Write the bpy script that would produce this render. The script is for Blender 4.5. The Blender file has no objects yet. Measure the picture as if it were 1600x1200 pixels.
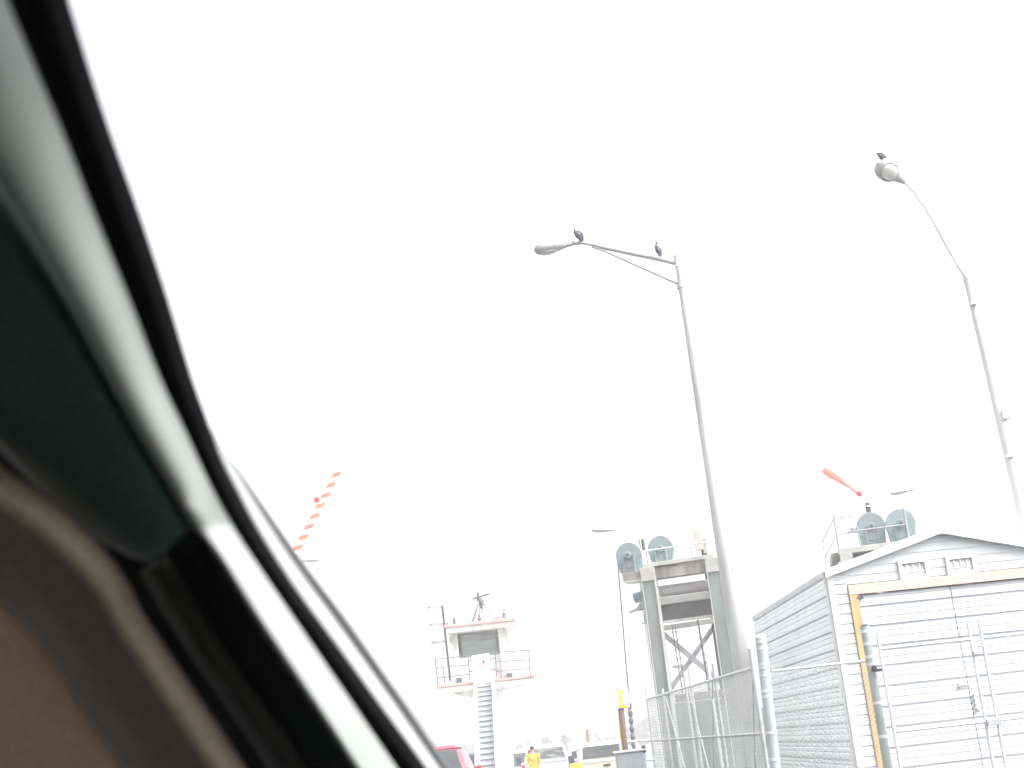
import bpy, math, random
from mathutils import Vector as V, Matrix
random.seed(7)
S = bpy.context.scene
COL = S.collection
R = math.radians

# ------------------------------------------------------------------ camera
F = 2200.0                       # focal length in pixels of the 1600 px wide picture
PITCH, ROLL = R(14.4), R(6.3)
EYE = V((0, 0, 1.5))
fw = V((0, math.cos(PITCH), math.sin(PITCH)))
rt = V((1, 0, 0)); up = V((0, -math.sin(PITCH), math.cos(PITCH)))
RX = rt*math.cos(ROLL) - up*math.sin(ROLL)
UX = up*math.cos(ROLL) + rt*math.sin(ROLL)
cam = bpy.data.cameras.new('camera'); camo = bpy.data.objects.new('camera', cam); COL.objects.link(camo)
m = Matrix((RX, UX, -fw)).transposed().to_4x4(); m.translation = EYE
camo.matrix_world = m
cam.sensor_width = 36; cam.lens = F/1600*36
cam.clip_start = 0.02; cam.clip_end = 3000
cam.dof.use_dof = True; cam.dof.focus_distance = 34; cam.dof.aperture_fstop = 9
S.camera = camo

# ------------------------------------------------------------------ sky, sun, exposure
SUN_EL, SUN_AZ = R(52), R(120)
w = bpy.data.worlds.new('World'); S.world = w; w.use_nodes = True
nt = w.node_tree; bg = nt.nodes['Background']
sky = nt.nodes.new('ShaderNodeTexSky'); sky.sky_type = 'NISHITA'; sky.sun_disc = False
sky.sun_elevation = SUN_EL; sky.sun_rotation = SUN_AZ; sky.dust_density = 6; sky.air_density = 1.0
hs = nt.nodes.new('ShaderNodeHueSaturation'); hs.inputs['Saturation'].default_value = 0.12
nt.links.new(sky.outputs[0], hs.inputs['Color']); nt.links.new(hs.outputs[0], bg.inputs['Color'])
bg.inputs['Strength'].default_value = 0.14
sl = bpy.data.lights.new('sun', 'SUN'); sl.energy = 0.8; sl.angle = R(25); sl.color = (1, .97, .92)
so = bpy.data.objects.new('sun', sl); COL.objects.link(so)
sd = V((math.sin(SUN_AZ)*math.cos(SUN_EL), math.cos(SUN_AZ)*math.cos(SUN_EL), math.sin(SUN_EL)))
so.rotation_euler = sd.to_track_quat('Z', 'Y').to_euler()
so.location = (0, 0, 60)
S.view_settings.view_transform = 'Standard'; S.view_settings.look = 'None'
S.view_settings.gamma = 1; S.view_settings.exposure = 1.95

# ------------------------------------------------------------------ helpers
def ray(px, py): return fw + RX*((px-800)/F) + UX*((600-py)/F)
def at(px, py, Y):
    d = ray(px, py); return EYE + d*(Y/d.y)
def near(px, py, t): return EYE + ray(px, py)*t
def sc(py, Y, px=800): d = ray(px, py); return Y/d.y/F           # metres per picture pixel at that depth

def mat(name, col, rough=.6, metal=0, var=.15, scale=2.0, stretch=(1, 1, 1), bump=0, bscale=60, col2=None, mix=(.45, .62), coat=0, spec=.5):
    M = bpy.data.materials.new(name); M.use_nodes = True
    n = M.node_tree.nodes; l = M.node_tree.links; b = n['Principled BSDF']
    b.inputs['Specular IOR Level'].default_value = spec; b.inputs['Roughness'].default_value = rough; b.inputs['Metallic'].default_value = metal
    if coat: b.inputs['Coat Weight'].default_value = coat; b.inputs['Coat Roughness'].default_value = .06
    tc = n.new('ShaderNodeTexCoord'); mp = n.new('ShaderNodeMapping'); mp.inputs['Scale'].default_value = stretch
    l.new(tc.outputs['Object'], mp.inputs['Vector'])
    nz = n.new('ShaderNodeTexNoise'); nz.inputs['Scale'].default_value = scale; nz.inputs['Detail'].default_value = 7
    l.new(mp.outputs[0], nz.inputs['Vector'])
    rp = n.new('ShaderNodeValToRGB'); l.new(nz.outputs[0], rp.inputs[0])
    c2 = col2 if col2 else tuple(c*(1-var) for c in col); c1 = col if col2 else tuple(min(1, c*(1+var)) for c in col)
    e = rp.color_ramp.elements
    e[0].position = mix[0] if col2 else .3; e[1].position = mix[1] if col2 else .7
    e[0].color = (*c2, 1); e[1].color = (*c1, 1)
    l.new(rp.outputs[0], b.inputs['Base Color'])
    if bump:
        n2 = n.new('ShaderNodeTexNoise'); n2.inputs['Scale'].default_value = bscale; n2.inputs['Detail'].default_value = 4
        l.new(tc.outputs['Object'], n2.inputs['Vector'])
        bp = n.new('ShaderNodeBump'); bp.inputs['Strength'].default_value = bump; bp.inputs['Distance'].default_value = .02
        l.new(n2.outputs[0], bp.inputs['Height']); l.new(bp.outputs[0], b.inputs['Normal'])
    return M

def glow(name, col, st):
    M = mat(name, col, .4, var=.05); b = M.node_tree.nodes['Principled BSDF']
    b.inputs['Emission Color'].default_value = (*col, 1); b.inputs['Emission Strength'].default_value = st
    return M

ORG = {}
class MB:
    def __init__(s): s.v = []; s.f = []; s.m = []
    def add(s, vs, fs, mi=0):
        o = len(s.v); s.v += [V(p) for p in vs]; s.f += [tuple(i+o for i in f) for f in fs]; s.m += [mi]*len(fs); return s
    def hexa(s, p, mi=0):      # 8 corners: bottom 4 ccw, top 4 ccw
        return s.add(p, [(3, 2, 1, 0), (4, 5, 6, 7), (0, 1, 5, 4), (1, 2, 6, 5), (2, 3, 7, 6), (3, 0, 4, 7)], mi)
    def box(s, c, size, ax=None, mi=0):
        c = V(c); x, y, z = (ax if ax else (V((1, 0, 0)), V((0, 1, 0)), V((0, 0, 1))))
        a, b, d = size[0]/2, size[1]/2, size[2]/2
        return s.hexa([c+x*i*a+y*j*b+z*k*d for k in (-1, 1) for i, j in ((-1, -1), (1, -1), (1, 1), (-1, 1))], mi)
    def taper(s, c, s0, s1, h, off=(0, 0), mi=0):
        c = V(c)
        return s.hexa([c+V((i*s0[0]/2, j*s0[1]/2, 0)) for i, j in ((-1, -1), (1, -1), (1, 1), (-1, 1))] +
                      [c+V((off[0]+i*s1[0]/2, off[1]+j*s1[1]/2, h)) for i, j in ((-1, -1), (1, -1), (1, 1), (-1, 1))], mi)
    def beam(s, p, q, w, h, upv=(0, 0, 1), mi=0):
        p = V(p); q = V(q); d = (q-p); L = d.length; d.normalize(); u = V(upv)
        if abs(d.dot(u)) > .97: u = V((0, 1, 0))
        x = d.cross(u).normalized(); u = x.cross(d).normalized()
        return s.box((p+q)/2, (w, L, h), (x, d, u), mi)
    def ibeam(s, p, q, w, h, t=.03, upv=(0, 1, 0)):
        p = V(p); q = V(q); d = (q-p).normalized(); u = V(upv); x = d.cross(u).normalized(); u = x.cross(d).normalized()
        s.beam(p+u*(h/2-t/2), q+u*(h/2-t/2), w, t, upv); s.beam(p-u*(h/2-t/2), q-u*(h/2-t/2), w, t, upv)
        return s.beam(p, q, t, h-2*t-.002, upv)
    def tube(s, pts, r, n=8, mi=0, cap=True, flat=1.0):
        pts = [V(p) for p in pts]
        if not isinstance(r, (list, tuple)): r = [r]*len(pts)
        t0 = (pts[1]-pts[0]).normalized(); u = V((0, 0, 1)) if abs(t0.z) < .9 else V((0, 1, 0)); vs = []
        for i, p in enumerate(pts):
            t = (pts[min(i+1, len(pts)-1)]-pts[max(i-1, 0)])
            t = t.normalized() if t.length > 1e-9 else t0
            x = t.cross(u).normalized(); u = x.cross(t).normalized()
            for k in range(n):
                a = 2*math.pi*k/n; vs.append(p+(x*math.cos(a)+u*math.sin(a)*flat)*r[i])
        fs = [(i*n+k, i*n+(k+1) % n, (i+1)*n+(k+1) % n, (i+1)*n+k) for i in range(len(pts)-1) for k in range(n)]
        if cap: fs += [tuple(range(n-1, -1, -1)), tuple((len(pts)-1)*n+k for k in range(n))]
        return s.add(vs, fs, mi)
    def disc(s, c, axis, r, h, n=28, mi=0):
        c = V(c); a = V(axis).normalized(); return s.tube([c-a*h/2, c+a*h/2], r, n, mi)
    def ell(s, c, rad, ax=None, n=14, k=9, mi=0):
        c = V(c); x, y, z = (ax if ax else (V((1, 0, 0)), V((0, 1, 0)), V((0, 0, 1))))
        vs = [c-z*rad[2]]
        for i in range(1, k):
            p = -math.pi/2+math.pi*i/k
            for j in range(n):
                a = 2*math.pi*j/n
                vs.append(c+x*rad[0]*math.cos(p)*math.cos(a)+y*rad[1]*math.cos(p)*math.sin(a)+z*rad[2]*math.sin(p))
        vs.append(c+z*rad[2]); T = len(vs)-1
        fs = [(0, 1+(j+1) % n, 1+j) for j in range(n)]
        for i in range(k-2):
            for j in range(n):
                a = 1+i*n+j; b = 1+i*n+(j+1) % n; fs.append((a, b, b+n, a+n))
        fs += [(T, 1+(k-2)*n+j, 1+(k-2)*n+(j+1) % n) for j in range(n)]
        return s.add(vs, fs, mi)
    def prism(s, poly, ext, mi=0):
        n = len(poly); poly = [V(p) for p in poly]; e = V(ext)
        return s.add(poly+[p+e for p in poly], [tuple(range(n-1, -1, -1)), tuple(range(n, 2*n))]+[(i, (i+1) % n, n+(i+1) % n, n+i) for i in range(n)], mi)
    def grid(s, rows, mi=0):
        n = len(rows[0]); vs = [p for r in rows for p in r]
        return s.add(vs, [(i*n+j, i*n+j+1, (i+1)*n+j+1, (i+1)*n+j) for i in range(len(rows)-1) for j in range(n-1)], mi)
    def build(s, name, M, parent=None, smooth=False, bevel=0, loc=None, solid=0):
        org = ORG[parent] if parent else V(loc if loc is not None else sum(s.v, V((0, 0, 0)))/len(s.v))
        me = bpy.data.meshes.new(name); me.from_pydata([p-org for p in s.v], [], s.f)
        for mm in (M if isinstance(M, (list, tuple)) else [M]): me.materials.append(mm)
        me.polygons.foreach_set('material_index', s.m)
        if smooth: me.polygons.foreach_set('use_smooth', [True]*len(s.f))
        o = bpy.data.objects.new(name, me); COL.objects.link(o)
        if parent: o.parent = parent
        else: o.location = org
        ORG[o] = org
        if smooth and smooth != 'all':
            me.set_sharp_from_angle(angle=R(42))
        if solid:
            md = o.modifiers.new('Solidify', 'SOLIDIFY'); md.thickness = solid; md.offset = -1
        if bevel:
            md = o.modifiers.new('Bevel', 'BEVEL'); md.width = bevel; md.segments = 2; md.limit_method = 'ANGLE'
        return o

def thing(name, label, cat, loc, group=None):
    o = bpy.data.objects.new(name, None); COL.objects.link(o); o.location = loc; o.empty_display_size = .2
    o['label'] = label; o['category'] = cat
    if group: o['group'] = group
    ORG[o] = V(loc); return o
def tag(o, label, cat, group=None):
    o['label'] = label; o['category'] = cat
    if group: o['group'] = group
    return o
def kind(o, k='structure'): o['kind'] = k; return o

# ------------------------------------------------------------------ materials
M_asph = mat('asphalt', (.05, .05, .052), .9, var=.3, scale=.8, bump=.3, bscale=40)
M_conc = mat('concrete', (.34, .33, .31), .9, var=.2, scale=.7, bump=.2)
M_water = mat('water', (.10, .13, .13), .12, var=.1, bump=.35, bscale=.8)
M_white = mat('white_paint', (.78, .79, .80), .5, var=.05, scale=1.4)
M_whitew = mat('weathered_white_paint', (.60, .60, .58), .55, scale=2.2, stretch=(1, 1, .35), col2=(.42, .39, .33), mix=(.34, .52))
M_galv = mat('galvanised_steel', (.36, .37, .38), .5, .25, var=.18, scale=4)
M_galvl = mat('pale_galvanised_steel', (.52, .53, .53), .5, .2, var=.12, scale=3)
M_steelg = mat('pale_green_steel', (.215, .24, .23), .6, scale=1.6, stretch=(1, 1, .4), col2=(.16, .17, .16), mix=(.35, .6), bump=.15)
M_steelp = mat('pale_grey_steel_plate', (.42, .42, .40), .6, scale=1.8, col2=(.32, .31, .29), mix=(.35, .6))
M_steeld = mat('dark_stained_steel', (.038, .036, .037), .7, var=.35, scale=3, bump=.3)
M_sheave = mat('blue_green_housing_paint', (.20, .26, .27), .5, scale=1.3, col2=(.17, .20, .21), mix=(.35, .62))
M_black = mat('black_paint', (.03, .03, .034), .5, var=.2)
M_rail = mat('grey_rail_paint', (.10, .10, .115), .5, var=.2, scale=5)
M_wire = mat('zinc_wire', (.50, .51, .50), .5, .2, var=.1)
M_redroof = mat('faded_red_deck_paint', (.44, .23, .21), .6, scale=2, col2=(.46, .32, .30), mix=(.3, .7))
M_glassd = mat('dark_window_glass', (.035, .04, .042), .06, var=.15)
M_orange = mat('orange_red_paint', (.72, .10, .045), .6, var=.12)
M_yellow = mat('yellow_paint', (.75, .50, .03), .6, var=.12)

# ------------------------------------------------------------------ chain link
def chain(name, p0, p1, z0, z1, parent, pitch=.075, w=.0042, M=None):
    """diamond mesh between two plan points, each wire a thin bar, clipped to the panel"""
    mb = MB(); p0 = V((p0[0], p0[1], 0)); p1 = V((p1[0], p1[1], 0)); L = (p1-p0).length; d = (p1-p0).normalized()
    H = z1-z0; nrm = V((-d.y, d.x, 0))
    n = int((L+H)/pitch)+1
    for sgn in (1, -1):
        for i in range(n):
            c = i*pitch - (H if sgn > 0 else 0)
            # u = c + sgn*z
            pts = []
            if sgn > 0:
                za, zb = max(0, -c), min(H, L-c)
            else:
                za, zb = max(0, c-L), min(H, c)
            if zb-za < .02: continue
            a = p0+d*(c+sgn*za)+V((0, 0, z0+za)); b = p0+d*(c+sgn*zb)+V((0, 0, z0+zb))
            o = nrm*(.003*sgn); mb.beam(a+o, b+o, w, w, nrm)
    return mb.build(name, M or M_wire, parent)

# ================================================================== SETTING
g = MB().add([(-260, -60, 0), (260, -60, 0), (260, 41, 0), (-260, 41, 0)], [(0, 1, 2, 3)])
g.add([(-260, 41, 0), (260, 41, 0), (260, 41, -4), (-260, 41, -4)], [(0, 3, 2, 1)])
kind(g.build('ground', M_asph, loc=(0, 0, 0)))
# the lane edge lines are laid 4 mm proud
ml = MB()
for x in (-5.4, -1.9, 1.7): ml.box((x, 10, .004), (.12, 60, .004))
kind(ml.build('lane_markings', M_white, loc=(0, 0, 0)))
wt = MB().add([(-900, 41, -1.6), (900, 41, -1.6), (900, 900, -1.6), (-900, 900, -1.6)], [(0, 1, 2, 3)])
kind(wt.build('water', M_water, loc=(0, 0, -1.6)))
sh = MB()
rows = []
for y, z in ((262, -2.2), (275, -.8), (300, .2), (420, .6)):
    rows.append([V((x, y+6*math.sin(x*.05), z)) for x in range(-260, 261, 10)])
kind(sh.grid(rows).build('far_shore', mat('shore_earth', (.2, .19, .15), .9), loc=(0, 262, 0), smooth=True))

# ================================================================== THE CAR AROUND THE CAMERA
car = thing('car', 'dark green car around the camera, its window frame crossing the left of the view', 'car', (.35, -.4, 0))
M_paint = mat('dark_green_car_paint', (.030, .050, .045), .42, .1, var=.4, scale=380, bump=.02, bscale=120, spec=.3)
M_sill = mat('sky_sheen_strip', (.33, .345, .335), .45, .25, var=.04, scale=9)  # pale tone stands in for sky mirrored in the body paint
M_seal = mat('black_rubber_seal', (.0045, .004, .0045), .9, spec=.03, var=.6, scale=400, bump=.1, bscale=200)
M_trim = mat('grey_brown_plastic_trim', (.092, .077, .057), .6, spec=.3, var=.45, scale=420, bump=.12, bscale=500)
M_blackp = mat('black_plastic', (.006, .006, .007), .7, spec=.15, var=.6, scale=400, bump=.1, bscale=400)
M_rib = mat('charcoal_plastic', (.024, .023, .020), .7, spec=.2, var=.5, scale=400, bump=.1, bscale=400)
M_cloth = mat('brown_door_fabric', (.40, .285, .195), .95, spec=.1, var=.2, scale=420, bump=.4, bscale=700)
M_head = mat('grey_headlining', (.10, .097, .09), .95, var=.15, scale=80, bump=.3, bscale=500)
def dist(py): return .50 + .42*py/1200
def rail(pts, n=48):
    """smooth curve through the points, sampled evenly in height"""
    ys = [p[1] for p in pts]; out = []
    y0, y1 = ys[0], ys[-1]
    for i in range(n+1):
        y = y0+(y1-y0)*i/n
        k = max(j for j in range(len(pts)-1) if ys[j] <= y+1e-6)
        a, b = pts[k], pts[k+1]; t = (y-a[1])/(b[1]-a[1])
        pa = pts[k-1] if k else None; pb = pts[k+2] if k+2 < len(pts) else None
        sl_ = lambda p, q: (q[0]-p[0])/(q[1]-p[1])
        s0 = (sl_(a, b) if not pa else sl_(pa, b)); s1 = (sl_(a, b) if not pb else sl_(a, pb)); h = b[1]-a[1]
        x = (2*t**3-3*t*t+1)*a[0]+(t**3-2*t*t+t)*h*s0+(3*t*t-2*t**3)*b[0]+(t**3-t*t)*h*s1
        out.append((x, y))
    return out
SEALR = [(-10, -400), (107, 0), (165, 185), (215, 325), (260, 460), (302, 597), (325, 660), (346, 720), (374, 775), (402, 828), (462, 922), (525, 1008), (587, 1094), (650, 1180), (770, 1345)]
SEALL = [(-150, -400), (12, 0), (58, 110), (102, 215), (153, 345), (202, 465), (254, 597), (291, 675), (331, 760), (371, 832), (405, 884), (462, 967), (525, 1058), (587, 1148), (722, 1345)]
GAP = [(-330, -400), (-150, 60), (0, 295), (57, 385), (112, 475), (163, 570), (209, 655), (250, 725), (297, 806)]
WHL = [(290, 785), (300, 808), (343, 872), (400, 963), (462, 1056), (508, 1125), (556, 1198), (655, 1345)]
def loft(name, La, Lb, off, M, nt_=14, n=60, solid=.004, smooth='all', mbk=None):
    a = rail(La, n); b = rail(Lb, n); rows = []
    for i in range(n+1):
        r = []
        for j in range(nt_+1):
            t = j/nt_; x = a[i][0]*(1-t)+b[i][0]*t; y = a[i][1]*(1-t)+b[i][1]*t
            r.append(near(x, y, dist(y)+off(t, i/n)))
        rows.append(r)
    return MB().grid(rows).build(name, M, car, smooth=smooth, solid=solid)
def clip(pts, y0, y1):
    f = rail(pts, 400); q = [p for p in f if y0 <= p[1] <= y1]; st = max(1, len(q)//14)
    return q[::st]+([q[-1]] if (len(q)-1) % st else [])
# pillar: painted, rounding away to the right so that its far flank mirrors the sky
def sstep(x, a, b): t = max(0, min(1, (x-a)/(b-a))); return t*t*(3-2*t)
M_pil = mat('sky_sheen_pillar_paint', (.255, .27, .255), .38, .45, var=.08, scale=10)  # body green paled to grey, sky sheen put into the colour
PL = [(-330, -400), (-150, 60), (0, 295), (57, 385), (112, 475), (163, 570), (209, 655), (250, 725), (288, 790), (303, 815), (343, 872), (400, 963), (462, 1056), (508, 1125), (556, 1198), (655, 1345)]
def pil_off(t, s):
    y = -400+1745*s
    hi = .004+(.050*max(0, t-.05)**1.75 if t > .05 else .05*(.05-t))
    lo = .002+.052*t**1.1
    b = sstep(y+60*t, 800, 862)
    # a shallow pinch where the two pressings meet
    return hi*(1-b)+lo*b-.006*math.exp(-((y-800)/16)**2)*(1-t)**2
def setspan(a, y0, y1):
    a = list(a); a[0] = (a[0][0], y0); a[-1] = (a[-1][0], y1); return a
po = loft('pillar', PL, [(x-7, y) for x, y in SEALL], pil_off, [M_pil, M_sill], nt_=22, n=170, solid=.002)
for i, pg in enumerate(po.data.polygons):
    pg.material_index = 1 if -400+1745*(i//22)/170 > 812 else 0  # lower stretch takes the brighter sky sheen colour
# rubber seal, a rounded black bulb
loft('rubber_seal', [(x-6, y) for x, y in SEALL], [(x-1, y) for x, y in SEALR], lambda t, s: .072-.016*math.sin(math.pi*t)+.01*t, M_seal, solid=.0008)
# outer body flange beyond the seal, ending in a dark drip line
OUTL = setspan(clip(SEALR, 672, 1340), 672, 1340)
LINE = [(319, 672), (338, 705), (362, 740), (402, 799), (459, 880), (525, 967), (583, 1049), (633, 1120), (677, 1186), (782, 1340)]
loft('outer_flange', [(x-8, y) for x, y in OUTL], LINE, lambda t, s: .095+.05*t, M_sill)
loft('drip_rail', [(x-1, y) for x, y in LINE], [(x+min(6, max(.5, (y-690)/12)), y) for x, y in LINE], lambda t, s: .142-.006*math.sin(math.pi*t), mat('dark_drip_rail', (.085, .085, .09), .6), nt_=6)
# inner green panel
def blade(name, rows_px, off, M, solid=.004, nt_=16, n=30):
    rows = []
    for La in rows_px: pass
    a, b = rows_px; rows = []
    def samp(P, t):
        L = [0]
        for i in range(1, len(P)): L.append(L[-1]+math.dist(P[i], P[i-1]))
        s = t*L[-1]; k = max(j for j in range(len(P)-1) if L[j] <= s+1e-9); u = (s-L[k])/(L[k+1]-L[k])
        # catmull
        p0 = P[max(0, k-1)]; p1 = P[k]; p2 = P[k+1]; p3 = P[min(len(P)-1, k+2)]
        return tuple(.5*((2*p1[c])+(-p0[c]+p2[c])*u+(2*p0[c]-5*p1[c]+4*p2[c]-p3[c])*u*u+(-p0[c]+3*p1[c]-3*p2[c]+p3[c])*u**3) for c in (0, 1))
    for i in range(n+1):
        A = samp(a, i/n); B = samp(b, i/n); r = []
        for j in range(nt_+1):
            t = j/nt_; x = A[0]*(1-t)+B[0]*t; y = A[1]*(1-t)+B[1]*t
            r.append(near(x, y, dist(y)+off(t, i/n)))
        rows.append(r)
    return MB().grid(rows).build(name, M, car, smooth='all', solid=solid)
GPX = [(-330, -400), (-150, 60), (0, 297), (57, 387), (112, 477), (163, 572), (209, 657), (250, 727), (293, 806), (297, 815)]
DLO = [(-700, 0), (-420, 330), (-200, 520), (-90, 610), (0, 690), (60, 752), (110, 795), (150, 828), (200, 858), (243, 872)]
blade('inner_panel', (DLO, GPX), lambda t, s: .010-.012*math.sin(math.pi*min(1, t*.9+.12))+.55*max(0, t-.80)**2, M_paint)
# grab trim: long rounded moulding at the lower left
FUP = [(-260, 560), (-90, 675), (0, 738), (100, 808), (176, 888), (212, 960), (255, 1022), (300, 1088), (375, 1200), (470, 1345)]
FLO = [(-320, 690), (-110, 850), (0, 930), (50, 972), (82, 1015), (112, 1062), (160, 1138), (205, 1200), (250, 1270), (300, 1345)]
blade('door_moulding', (FLO, FUP), lambda t, s: -.050+.030*max(0, .3-t)+.42*max(0, t-.70)**2, M_trim)
GLO = [(-900, 690), (-700, 900), (-600, 1000), (-500, 1100), (-400, 1200), (-300, 1300), (-260, 1345), (-200, 1400), (-150, 1450), (-100, 1500)]
blade('door_fabric', (GLO, [(x+14, y-6) for x, y in FLO]), lambda t, s: -.03+.012*math.sin(3*t), M_cloth)
# black channel and its charcoal rib, between the moulding and the frame strip
CHR = [(-330, 200), (0, 660), (240, 800), (302, 812), (343, 876), (400, 966), (462, 1059), (508, 1128), (556, 1200), (655, 1345)]
blade('seal_channel', ([(x-30, y+8) for x, y in FUP], CHR), lambda t, s: .05, M_blackp)
RB = [(238, 880), (262, 925), (292, 975), (328, 1030), (366, 1085), (404, 1140), (440, 1195), (530, 1345)]
blade('channel_rib', ([(x-12, y+6) for x, y in RB], [(x+24, y-8) for x, y in RB]), lambda t, s: .04-.014*math.sin(math.pi*t), M_rib)
glintm = MB(); glintm.ell(near(256, 862, dist(862)+.018), (.0075, .006, .0045), (ray(280, 835).normalized(), fw, UX), n=12, k=8)
glintm.build('trim_glint_bead', M_trim, car, smooth='all')  # small bead added to stand in for a highlight on the trim
# added unseen backing shell so that no daylight leaks through the frame
loft('daylight_backing', [(-900, -400), (-700, 0), (-500, 400), (-300, 800), (-100, 1100), (100, 1345)], [(x-45, y) for x, y in SEALR], lambda t, s: .13+.03*t, M_blackp, solid=.003)
# cabin shell round the camera
def slab(name, pts, M, sol=.03): return MB().grid(pts).build(name, M, car, smooth='all', solid=sol)
slab('roof', [[V((x, y, 1.80+.03*math.cos((x-.35)*1.7)-.05*max(0, (y-.1)/.25)**2)) for x in [-.42+.17*i for i in range(10)]] for y in [-2.0, -1.5, -1.0, -.5, 0, .12, .22]], M_head)
slab('door', [[V((-.42-.05*math.sin(z*1.6), y, z)) for y in (-2.0, -1.2, -.6, 0, .3)] for z in (.25, .5, .8, 1.1, 1.4, 1.6, 1.8)], M_trim, .05)
slab('rear_panel', [[V((x, -2.0-.1*math.sin(z), z)) for x in (-.42, 0, .4, .8, 1.1)] for z in (.25, .8, 1.3, 1.8)], M_cloth, .05)
slab('floor', [[V((x, y, .28)) for x in (-.42, .3, 1.1)] for y in (-2.0, -1, 0, 1.0)], M_blackp, .04)
slab('passenger_door', [[V((1.1+.04*math.sin(z*2), y, z)) for y in (-2.0, -1, 0, .9)] for z in (.25, .6, .9, 1.12)], M_trim, .05)
slab('dashboard', [[V((x, y, z)) for x in (-.42, 0, .4, .8, 1.1)] for y, z in ((.55, .4), (.56, .85), (.62, .97), (.8, 1.0), (1.05, .97))], M_blackp, .03)
slab('bonnet', [[V((x, y, z-.05*abs(x-.35)**2)) for x in (-.45, -.2, .1, .35, .6, .9, 1.15)] for y, z in ((1.06, .97), (1.5, .95), (2.0, .88), (2.25, .78), (2.3, .4))], M_paint, .02)
slab('quarter_panel', [[V((-.46, y, z)) for y in (.25, .7, 1.1, 1.6, 2.3)] for z in (.3, .6, .9)], M_paint, .02)
for x in (-.46, 1.12):
    for y in (1.75, -1.5):
        wh = MB(); wh.disc((x, y, .31), (1, 0, 0), .31, .2); wo = wh.build('wheel', M_seal, car, smooth=True, bevel=.02)
        MB().disc((x, y, .31), (1, 0, 0), .19, .21, 20).build('rim', M_galvl, wo, smooth=True)

# ================================================================== LAMP POSTS
M_pole = mat('pale_aluminium_pole', (.45, .45, .455), .5, .1, scale=1.2, stretch=(1.5, 1.5, .25), col2=(.31, .31, .30), mix=(.35, .6))
M_lamph = mat('lamp_head_grey', (.25, .26, .245), .6, .0, var=.14, scale=9)
M_arm = mat('dull_aluminium_arm', (.31, .31, .31), .55, .1, var=.12, scale=3)
M_lensg = mat('grey_lens', (.34, .35, .32), .35, var=.15, scale=9)  # greyer than the plain lamp lens
M_lens = mat('lamp_lens', (.62, .62, .56), .2, var=.05)
def to_ground(J, K, z=0):
    d = K-J; return J+d*((z-J.z)/d.z)
def head(t, p, q, wid, hgt, lensn=None, lens=True):
    """cobra head from its slip-fitter p to its tip q"""
    d = (q-p).normalized(); L = (q-p).length
    n = (lensn if lensn is not None else V((0, 0, -1))); x = d.cross(n).normalized(); n = x.cross(d).normalized()*-1
    if n.z > 0 and lensn is None: n = -n
    mb = MB(); rows = []
    prof = [(0, .26, .40), (.10, .30, .46), (.22, .44, .60), (.34, .58, .74), (.40, .80, .88), (.52, .98, .95), (.7, 1, 1), (.84, .9, .93), (.93, .7, .74), (.98, .42, .45), (1, .1, .1)]
    ring = 16
    vs = []
    for s_, ww, hh in prof:
        c = p+d*(L*s_)
        for k in range(ring):
            a = 2*math.pi*k/ring; vs.append(c+x*(wid/2*ww*math.cos(a))-n*(hgt/2*hh*math.sin(a)*(1 if math.sin(a) > 0 else .75)))
    nr = len(prof)
    fs = [(i*ring+k, i*ring+(k+1) % ring, (i+1)*ring+(k+1) % ring, (i+1)*ring+k) for i in range(nr-1) for k in range(ring)]
    fs += [tuple(range(ring)), tuple((nr-1)*ring+k for k in range(ring-1, -1, -1))]
    mb.add(vs, fs); ho = mb.build('lamp_head', M_lamph, t, smooth='all')
    if lens:
        MB().ell(p+d*(L*.68)+n*(hgt*.24), (L*.25, wid*.37, hgt*.24), (d, x, n)).build('lens', M_lensg, ho, smooth='all')
    return ho

LD = 32
J1 = at(1060, 412, LD); G1 = to_ground(J1, at(1177, 1150, LD))
lamp1 = thing('street_lamp', 'tall pale lamp post rising beside the shed with two birds on its braced arm', 'street lamp', G1, 'lamp posts')
d1 = (J1-G1).normalized()
MB().tube([G1, G1+d1*(J1-G1).length*.5, J1+d1*.09], [.24, .165, .085], 20).build('pole', M_pole, lamp1, smooth=True)
MB().disc(J1+d1*.06, d1, .10, .30, 18).build('pole_cap', M_galvl, lamp1, smooth=True)
A1 = [at(1060, 412, LD), at(1030, 404.5, LD), at(985, 395.5, LD), at(945, 387, LD), at(925, 382, LD), at(910, 379.5, LD), at(893, 381.5, LD)]
MB().tube(A1, [.058, .062, .06, .052, .044, .040, .038], 12).build('arm', M_arm, lamp1, smooth='all')
MB().tube([at(1065, 446, LD), at(1000, 417, LD), at(960, 399, LD), at(945, 392, LD), at(925, 385.5, LD)], .032, 8).build('brace', M_arm, lamp1, smooth='all')
MB().disc(at(1064.5, 446, LD), d1, .115, .16, 16).build('bracket', M_pole, lamp1, smooth=True)
head(lamp1, at(897, 380, LD), at(835, 392, LD-.25), .40, .34)
MB().box(G1+V((0, 0, .02)), (.6, .6, .04)).build('base_plate', M_galv, lamp1, bevel=.01)

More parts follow.
